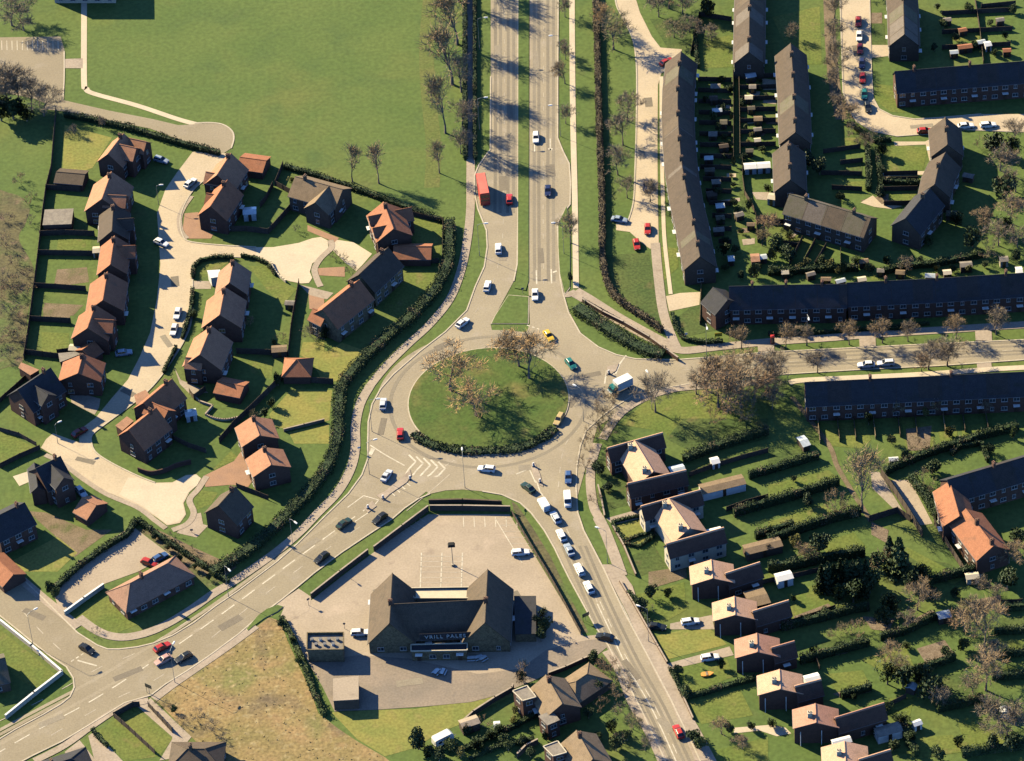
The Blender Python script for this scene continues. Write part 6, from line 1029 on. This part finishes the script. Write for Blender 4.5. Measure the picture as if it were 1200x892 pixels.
def caravan():
    p = G((518.5,865), 1.4); r = empty('caravan', (p.x, p.y, 0.02), gdir((518,865), (18,-9))); tag(r, 'white touring caravan parked in the garden below the pub lawn', 'caravan')
    b = MB(); body_shape(b, [(-2.3, .95, .85, .6, 2.2), (-2.0, 1.05, .95, .45, 2.5), (1.8, 1.05, .95, .45, 2.5), (2.3, 1.0, .85, .7, 2.05), (2.42, .95, .8, .9, 1.7)]); obj('body', b, WHITE, r)
    for xx, yy, lx, ly in ((0.4, -1.06, 1.1, .03), (-1.2, -1.06, .8, .03), (0.4, 1.06, 1.1, .03), (2.43, 0, .04, 1.2)): g_ = MB(); g_.box((xx, yy, 1.5), (lx, ly, .55)); obj('window', g_, CGL, r)
    for s in (-1, 1): put('wheel', WH[0.30], r, (-0.2, s*0.95, 0.30))
    tb = MB(); tb.tube((2.3, -0.6, 0.5), (3.4, 0, 0.5), .05, .05, 5); tb.tube((2.3, 0.6, 0.5), (3.4, 0, 0.5), .05, .05, 5); obj('towbar', tb, LEAD, r)
caravan()
# ------------------------------------------------------------------ fences and walls
def run(name, label, pts, h, ma, th=0.06, post=2.0, cat=None, group=None, cope=None, sm=False):
    P = [G(p).to_2d() for p in (smooth(pts) if sm else pts)]; org = sum(P, Vector((0, 0)))/len(P); r = empty(name, (org.x, org.y, 0)); tag(r, label, cat or name.replace('_', ' '), group)
    pn, ps, cp = MB(), MB(), MB()
    for i in range(len(P)-1):
        a, b = P[i]-org, P[i+1]-org; d = b-a; L = d.length; rz = math.atan2(d.y, d.x); c = (a+b)/2
        pn.box((c.x, c.y, h/2), (L+(th if cope else 0), th, h), rz)
        if cope: cp.box((c.x, c.y, h+0.04), (L+th, th+0.12, 0.08), rz)
        if post:
            n = max(1, int(L/post))
            for k in range(n+1):
                q = a.lerp(b, k/n); ps.box((q.x, q.y, (h+0.12)/2), (0.12, 0.14, h+0.12), rz)
    obj('panel' if post else 'wall_body', pn, ma, r)
    if post: tag(obj('posts', ps, WOOD if ma is not WOODL else WOODL, r), kind='stuff')
    if cope: obj('coping', cp, cope, r)
    return r
EF = 'close-boarded fences of the estate gardens'
for lab, k, a, h in (('dark boarded fence between the park scrub and the row house gardens', 'A2', (262,-370, 240,-100, 215,0, 200,110, 180,290, 160,450, 135,640, 113,780), 1.9), ('fence below the topmost brown garage, dividing two back gardens', 'A2', (215,-10, 300,-5, 375,0), 1.8), ('fence above the square bright lawn of the orange row', 'A2', (185,205, 300,200, 440,205), 1.8), ('fence below the square bright lawn of the orange row', 'A2', (182,293, 300,295, 455,298), 1.8),
   ('fence above the pale curved garden path', 'A2', (165,445, 260,450, 400,460), 1.7), ('fence above the lowest bright lawn of the row', 'A2', (140,600, 240,605, 330,610), 1.8), ('fence below the lowest bright lawn of the row', 'A2', (120,755, 200,765, 280,775), 1.8), ('fence running from the navy slate house to the left edge', 'a5', (205,480, 120,560, 40,630, -60,720), 1.5),
   ('fence between the rusty garage and the glass conservatory plots', 'a2', (1040,440, 980,560, 930,620), 1.8), ('long dark fence from the turning circle along the back of the rusty garage', 'a2', (1130,260, 1060,430, 1189,500), 1.8), ('dark fence sloping beside the tan-roofed house', 'a3', (150,300, 80,380, 0,470), 1.9), ('fence across the corner garden of the brick drive house', 'a2', (510,830, 800,825, 1000,850, 1189,640), 1.8),
   ('dark fence down the narrow lane east of the central row', 'a6', (1015,260, 985,420, 960,570, 940,760), 1.9), ('fence across the bottom of the central back gardens', 'a6', (580,740, 720,745, 940,755), 1.8), ('fence between the central row and the brown garage', 'a7', (720,230, 640,290, 610,250), 1.8), ('dark diagonal fence from the pyramid garage to the twin peach houses', 'a8', (690,320, 560,450, 420,590, 260,740, 130,892), 2.0),
   ('fence below the pyramid garage along the bright lawn', 'a8', (720,345, 900,360, 1120,375), 1.9), ('fence line from the weathered house to the lawn corner', 'a3', (915,360, 1050,395, 1189,425), 1.5), ('fence behind the red double garage', 'a3', (1185,430, 1183,560, 1180,720), 1.8), ('fence in front of the bright square lawn by the hedge', 'B2', (850,330, 700,340), 1.6), ('fence from the dark edge house to the lower hedge', 'b2', (580,545, 690,585, 800,630), 1.5), ('fence between the kidney lawn and the junction houses', 'a7', (480,560, 600,620, 720,660), 1.6),
   ('fence at the left edge above the cream cross gable', 'b1', (0,170, 140,100, 280,40), 1.5), ('boarded fence down the garden left of the estate junction', 'A3', (0,220, 90,245, 170,290), 1.4), ('fence across the garden of the lit brown house', 'a5', (400,330, 440,325, 480,320), 1.7)):
    run('fence', lab, t(k, *a), h, WOOD, group=EF)
TF = 'garden fences behind the terraces'
for i, y in enumerate((95, 108, 121, 134, 146, 159, 172, 185, 198, 212, 226, 240, 255, 270, 285)):
    x0 = 818+(y-95)*0.03+max(0, y-200)*0.22; run('fence', f'garden fence behind the long curved terrace, {ORD[i]} from its top end', [(x0, y), (857, y+1)], 1.5, WOOD, group=TF)
for i, y in enumerate((92, 105, 118, 131, 144, 157, 172)): run('fence', f'garden fence on the west of the straight terrace, {ORD[i]} from the top', [(868, y), (909, y-1)], 1.5, WOOD, group=TF)
run('fence', 'long fence down the alley behind the curved terrace gardens', t('c1', 590,250, 592,500, 592,890), 1.6, WOOD, group=TF); run('fence', 'long pale fence down the alley beside the straight terrace gardens', t('c1', 630,300, 635,600, 638,860), 1.4, WOODL, group=TF)
run('fence', 'dark fence under the greenhouses and mossy terrace end', t('c2', 655,40, 655,180, 670,290, 745,420, 760,620), 1.6, WOOD, group=TF)
for i, a in enumerate(((c_ := (1075, 205)), (1075, 212), (1075, 223), (1076, 240))): run('fence', f'divider fence in the striped crescent gardens, {ORD[i]} from the top', [(1036, a[1]+1), (a[0], a[1])], 1.5, WOOD, group=TF)
for i, a in enumerate((((965,180), (1008,174)), ((962,205), (1010,206)), ((975,222), (1010,224)), ((985,193), (1011,190)))): run('fence', f'divider fence in the shady crescent gardens, {ORD[i]} from the top', list(a), 1.5, WOOD, group=TF)
for i, x in enumerate((958, 981, 1000, 1023, 1052, 1072, 1105, 1128, 1155)): run('fence', f'front garden divider of the terrace south of the east road, {ORD[i]} along from the thicket', [(x, 492+(x-960)*-0.03), (x+3, 520-(x-958)*0.08)], 1.2, WOODL if i % 3 == 0 else WOOD, group=TF)
for i, a in enumerate((((900,262), (925,262)), ((905,285), (935,290)), ((940,282), (925,312)), ((955,285), (938,316)), ((968,290), (955,312)), ((985,296), (985,318)))): run('fence', f'back garden fence of the mossy diagonal terrace, {ORD[i]} from its upper end', list(a), 1.5, WOOD, group=TF)
for i, (x, y, l_) in enumerate(((1104,18,80), (1104,40,82), (1104,58,80), (1150,10,40))): run('fence', f'back garden fence in the upper right corner plots, {ORD[i]} of four', [(x, y), (x+l_, y-4)], 1.5, WOOD, group=TF)
run('fence', 'post fence down the upper right corner plots', t('D1', 960,0, 985,160, 1000,300), 1.4, WOOD, group=TF); run('fence', 'fence round the square green at the top of the narrow gardens', t('C1', 1020,100, 870,75, 830,260), 1.6, WOOD, group=TF)
LG = 'fences of the long back gardens'
for i, (k, a) in enumerate((('b5', (640,410, 800,350, 1000,290, 1189,240)), ('b5', (900,650, 1040,600, 1189,560)), ('b6', (650,420, 860,370, 1060,330, 1189,300)), ('b6', (1000,660, 1189,600, 1300,560)), ('b7', (580,190, 760,130, 900,90)), ('b7', (740,450, 950,380)), ('b5', (480,590, 700,700)), ('D4', (220,420, 240,470)), ('D4', (1080,165, 1180,160)), ('D4', (430,690, 560,640, 640,600)))):
    run('fence', f'low fence between the long back gardens of the orange houses, {ORD[i]} of ten', t(k, *a), 1.5, WOOD, group=LG)
run('fence', 'tall dark fence between the grey lane and the pink garage strip', t('c8', 160,185, 230,280, 310,400, 400,545), 2.4, WOOD)
run('fence', 'dark fence crossing below the tall bare tree', t('D3', 470,640, 600,600, 660,640), 2.0, WOOD)
run('fence', 'dark fence on the right of the lawn below the pink garage strip', t('c8', 470,470, 560,620, 650,760), 2.0, WOOD)
# front garden walls along the south-east road
for i, (k, a) in enumerate((('C4', (500,60, 560,160, 620,265)), ('C4', (622,268, 680,370, 720,440)), ('C4', (735,470, 790,590, 840,700)), ('C3', (470,670, 520,760, 575,892)), ('C3', (400,480, 415,540, 430,620)))):
    run('garden_wall', f'low brick front garden wall beside the south-east road, {ORD[i]} of five', t(k, *a), 0.8, BRICK, 0.22, 0, 'wall', 'front garden walls', PAVE)
run('retaining_wall', 'brown brick retaining wall of the sunken shrub bed beside the diagonal path', t('C2', 330,515, 420,570, 520,620, 640,690, 770,785), 1.3, BRICK, 0.3, 0, 'wall', None, PAVE)
run('garden_wall', 'white-topped wall round the corner lawn at the left edge', t('A4', -40,215, 0,250, 150,370, 290,490, 160,590, 30,695), 1.3, CREAM, 0.35, 0, 'wall', None, WHITE)
run('car_park_wall', 'long dark-sided wall along the top of the pub car park', t('B3', 810,588, 960,588, 1180,592), 1.7, BRICKB, 0.25, 0, 'wall', None, PAVE)
run('car_park_wall', 'sloping wall at the upper left corner of the pub car park', t('B3', 800,590, 680,680, 550,778), 1.7, BRICKB, 0.25, 0, 'wall', None, PAVE)
run('car_park_wall', 'lower wall beside the pub car park entrance', t('B4', 520,-70, 390,30, 258,134), 1.5, BRICKB, 0.25, 0, 'wall', None, PAVE)
run('verge_wall', 'short dark wall on the grass above the pub car park', t('B3', 805,555, 960,552, 1140,560), 1.2, BRICKB, 0.25, 0, 'wall', None, BRICKB)
run('fence', 'dark fence along the east side of the pub car park', t('C3', 0,605, 60,710, 120,810, 170,892) + t('C4', 220,120, 320,305), 1.3, WOOD)
run('garden_wall', 'white wall between the hall car park and its lawn', t('b3', 100,660, 230,565, 365,470), 1.3, CREAM, 0.35, 0, 'wall', None, WHITE)
run('garden_wall', 'sunlit boundary wall below the pub lawn', t('B4', 950,735, 1010,680, 1110,615, 1189,570) + t('b8', 250,280), 1.5, BRICKB, 0.25, 0, 'wall', None, PAVE)
run('garden_wall', 'brick wall on the far side of the box extension gardens', t('b8', 280,770, 340,710, 420,670), 1.5, BRICKB, 0.25, 0, 'wall', None, PAVE)
run('garden_wall', 'curved red wall at the foot of the junction house garden', t('a7', 250,790, 340,815, 440,795, 520,760, 620,735), 1.4, BRICK, 0.25, 0, 'wall', None, None, True)
run('garden_wall', 'cream-topped wall edging the curve beside the turning head', t('a6', 815,110, 850,180, 920,245), 0.8, CREAM, 0.25, 0, 'wall', None, CREAM, True)
run('garden_wall', 'low pale wall round the kidney-shaped lawn', t('a7', 720,400, 780,425, 860,435, 940,420), 0.6, CREAM, 0.25, 0, 'wall', None, PAVE, True)
run('garden_wall', 'pale zigzag wall beside the kidney-shaped lawn', t('a7', 620,260, 680,310, 770,340, 720,400), 0.7, CREAM, 0.22, 0, 'wall', None, PAVE)
run('garden_wall', 'low wall with pale top beside the narrow garden of the junction house', t('a7', 490,560, 610,610, 720,655), 0.6, CREAM, 0.25, 0, 'wall', None, PAVE)
run('garden_wall', 'short stone wall across the bright lawn beside the twin houses', t('b2', 910,155, 1050,120, 1189,85), 0.9, WOODL, 0.2, 0, 'wall', None, PAVE)
run('garden_wall', 'brick wall between the twin garages and bungalow garden', t('b8', 500,195, 620,150, 740,95, 830,60), 1.2, BRICK, 0.25, 0, 'wall', None, PAVE)
for i, a in enumerate(((530,690, 620,640, 650,640), (530,690, 600,750, 720,860), (690,640, 800,760))): run('fence', f'fence round the twin lawns of the bottom left bungalow, {ORD[i]} of three', t('A4', *a), 1.7, WOOD)
run('fence', 'pale fence strip edging the grass by the terrace end', t('c5', 130,190, 125,330, 120,480), 1.2, WOODL)
run('railing', 'thin rail along the edge of the sunken path bed', t('C2', 330,505, 500,600, 640,680), 1.0, LEAD, 0.04, 2.0)
# ------------------------------------------------------------------ lamp posts, signs, bollards
STEEL = mat('lamp_steel', (0.42,0.42,0.41), (0.36,0.36,0.35), scale=1, rough=0.5, metal=0.3, world=False)
def lamp(label, base, ang, h=10.0, arm=1.8, group='street lamps'):
    p = G(base); r = empty('street_lamp', (p.x, p.y, 0.0), ang); tag(r, label, 'street lamp', group)
    m_ = MB(); m_.tube((0, 0, 0), (0, 0, 1.5), .09, .08, 8); m_.tube((0, 0, 1.5), (0, 0, h), .055, .04, 8); obj('post', m_, STEEL, r)
    m_ = MB(); m_.tube((0, 0, h), (arm*.4, 0, h+0.35), .055, .05, 6); m_.tube((arm*.4, 0, h+0.35), (arm, 0, h+0.45), .05, .045, 6); obj('arm', m_, STEEL, r)
    m_ = MB(); body_shape(m_, [(arm-.1, .1, .08, h+.35, h+.55), (arm+.35, .22, .14, h+.33, h+.62), (arm+1.0, .18, .1, h+.36, h+.56)]); obj('lantern', m_, WHITE, r)
LAMPS = [('beside the park hedge at the top of the left carriageway', (562,58), 0), ('beside the park hedge above the bus lay-by', (562,152), 0), ('right of the carriageway near the top', (657,78), math.pi), ('right of the carriageway above the white car', (657,160), math.pi), ('on the grass strip below the bus lay-by', (562,300), 0), ('on the verge right of the carriageway near the path junction', (661,298), math.pi),
         ('on the verge left of the roundabout, upper', (436,506), 0), ('on the verge left of the roundabout, lower', (433,556), 0.3), ('on the verge above the pub car park wall', (545,572), 1.57), ('at the corner path south-east of the roundabout', (684,494), 2.4), ('at the mouth of the east road', (764,480), 1.9),
         ('on the south-west road verge by the broad hedge', (344,645), -0.9), ('on the south-west road verge near the hall', (268,700), -1.0), ('beside the junction of the side road', (39,757), 0.6), ('on the east road pavement beside the dark terrace', (828,416), -1.5), ('on the east road pavement, further from the roundabout', (946,405), -1.5), ('on the south-east road pavement by the first drive', (712,660), 2.6), ('on the south-east road pavement further down', (760,752), 2.6), ('by the estate road bend', (186,240), 0), ('in the estate junction', (68,520), 0.5), ('beside the dry field on the south-west road', (205,800), 1.2)]
for lab, b_, a_ in LAMPS: lamp('grey street lamp ' + lab, b_, a_, 10 if 'estate' not in lab else 6, 1.8 if 'estate' not in lab else 0.9)
p = G((531,663)); r = empty('flood_lamp', (p.x, p.y, 0.06)); tag(r, 'square-headed lamp post in the middle of the pub car park', 'lamp post')
m_ = MB(); m_.tube((0, 0, 0), (0, 0, 6.5), .1, .07, 8); obj('post', m_, STEEL, r); m_ = MB(); m_.box((0, 0, 6.7), (1.7, 1.4, 0.6), 0, 0.7); obj('lamp_head', m_, TYRE, r); m_ = MB(); m_.box((0, 0, 0.25), (0.7, 0.7, 0.5)); obj('plinth', m_, KERB, r)
def bollard(label, px, z=0.2):
    p = G(px); r = empty('bollard', (p.x, p.y, z)); tag(r, label, 'bollard', 'keep-left bollards')
    m_ = MB(); m_.box((0, 0, 0.55), (0.5, 0.3, 1.1), 0.4, 0.85); obj('body', m_, WHITE, r); m_ = MB(); m_.tube((0, -0.14, 0.8), (0, -0.17, 0.8), .2, .2, 12); obj('sign_disc', m_, CARC['blue'], r); m_ = MB(); m_.box((0, 0, 0.06), (0.7, 0.5, 0.12), 0.4); obj('base', m_, TYRE, r)
for lab, px in (('white bollard on the traffic island nearest the roundabout on the south-west road', t('B3', 715,445)[0]), ('white bollard at the outer end of the south-west road island', t('B3', 590,535)[0]), ('white bollard on the small island of the south-west road', t('B3', 520,580)[0]), ('white bollard on the south-east road island, upper', t('C3', 100,385)[0]), ('white bollard on the south-east road island, lower', t('C3', 130,460)[0]), ('white bollard on the east road island', t('c7', 80,110)[0])):
    bollard(lab, px)
def post_sign(label, px, h, kind='plate', ang=0.0, tint=None, group=None):
    p = G(px); r = empty('road_sign', (p.x, p.y, 0.05), ang); tag(r, label, 'road sign', group)
    m_ = MB(); m_.tube((0, 0, 0), (0, 0, h), .05, .05, 6); obj('post', m_, STEEL, r); m_ = MB()
    if kind == 'board': m_.box((0, -0.06, h-0.5), (1.8, 0.05, 1.1)); m_.tube((-.7, 0, 0), (-.7, 0, h), .05, .05, 6)
    elif kind == 'disc': m_.tube((0, -0.05, h-0.3), (0, -0.08, h-0.3), .32, .32, 16)
    else: m_.box((0, -0.06, h-0.3), (0.7, 0.04, 0.55))
    obj('plate', m_, tint or WHITE, r)
for lab, px, h, kd, an, ti in (('dark direction board on the verge beside the dry field', t('A4', 695,580)[0], 3.0, 'board', -0.6, CARC['green']), ('dark post at the pub car park entrance, by the wall end', t('B4', 245,170)[0], 2.4, 'plate', 0.5, LEAD), ('small sign post on the pub car park near the white car', t('B4', 412,278)[0], 2.0, 'disc', 0, LEAD), ('dark board on the pub verge beside the south-east road', t('C4', 343,240)[0], 2.4, 'board', 0.5, CARC['green']), ('small sign on the splitter grass above the roundabout', t('C2', 50,470)[0], 1.8, 'plate', 0, LEAD),
                            ('yellow sign on the pavement by the dark terrace end', t('c5', 250,585)[0], 2.2, 'board', 0, CARC['yellow']), ('white sign on the corner garden of the dark terrace', t('c5', 25,570)[0], 1.6, 'plate', 0, WHITE), ('sign post at the corner of the side road', t('A4', 150,385)[0], 2.6, 'plate', 0.5, LEAD), ('pale direction sign on the verge left of the lower roundabout', t('B3', 480,320)[0], 2.0, 'plate', 0.2, WHITE), ('dark sign post at the top of the pub fence', t('b3', 980,85)[0], 1.2, 'plate', 0, LEAD)):
    post_sign(lab, px, h, kd, an, ti)
p = G(t('c5', 626,610)[0]); r = empty('telephone_box', (p.x, p.y, 0.1)); tag(r, 'red telephone box on the pavement beside the long dark terrace', 'telephone box')
m_ = MB(); m_.box((0, 0, 0.12), (0.95, 0.95, 0.24)); m_.box((0, 0, 2.2), (0.98, 0.98, 0.3)); m_.box((0, 0, 2.42), (0.8, 0.8, 0.16), 0, 0.7)
for sx in (-1, 1):
    for sy in (-1, 1): m_.box((sx*.42, sy*.42, 1.15), (0.1, 0.1, 1.9))
obj('frame', m_, CARC['red'], r); m_ = MB(); m_.box((0, 0, 1.15), (0.8, 0.8, 1.8)); obj('glazing', m_, GLASS, r)
# small orange toy boat on the lawn, benches by the pub, bins in the store yard
p = G(t('C4', 905,492)[0]); r = empty('toy_boat', (p.x, p.y, 0.05), 0.1); tag(r, 'small orange toy boat lying on the lawn beside the gravel drive', 'toy boat')
m_ = MB(); body_shape(m_, [(-1.3, .35, .4, .05, .4), (-.9, .6, .66, 0, .42), (.6, .6, .66, 0, .42), (1.5, .06, .1, .12, .5)]); obj('hull', m_, CARC['orange'], r); m_ = MB(); m_.box((0, 0, 0.46), (0.5, 1.1, 0.06)); obj('seat', m_, WOODL, r)
def bench(label, px, rz):
    p = G(px); r = empty('picnic_table', (p.x, p.y, 0.07), rz); tag(r, label, 'picnic table', 'picnic tables outside the pub')
    m_ = MB(); m_.box((0, 0, 0.74), (1.8, 0.75, 0.05)); obj('table_top', m_, GLZ, r)
    for s in (-1, 1):
        m_ = MB(); m_.box((0, s*0.72, 0.44), (1.8, 0.26, 0.05)); obj('seat', m_, GLZ, r)
        m_ = MB(); m_.tube((s*.7, -.75, 0), (s*.7, -.2, .72), .05, .05, 4); m_.tube((s*.7, .75, 0), (s*.7, .2, .72), .05, .05, 4); m_.box((s*.7, 0, .4), (.08, 1.5, .08)); obj('leg_frame', m_, WOOD, r)
for i, (x, y) in enumerate(((655,612), (700,606), (725,612), (455,690), (490,690))): bench(f'pale picnic table in the shade in front of the pub, {ORD[i]} of five', t('b4', x, y)[0], 0.3*i)
yc = [p.to_2d() for p in (G(q, 3.4) for q in t('B4', 242,308, 405,306, 405,382, 240,384))]
for i in range(7):
    q = yc[0].lerp(yc[1], 0.12+0.12*i).lerp(yc[3].lerp(yc[2], 0.12+0.12*i), 0.35+0.3*(i % 2)); r = empty('barrel', (q.x, q.y, 3.56)); tag(r, f'pale container on the walled store, {ORD[i]} from its outer end', 'container', 'containers on the walled store')
    m_ = MB(); m_.tube((0, 0, 0), (0, 0, 0.6), .4, .4, 10); obj('drum', m_, (CREAM, LEAD, WHITE)[i % 3], r); m_ = MB(); m_.tube((0, 0, 0.6), (0, 0, 0.66), .42, .42, 10); obj('lid', m_, LEAD, r)
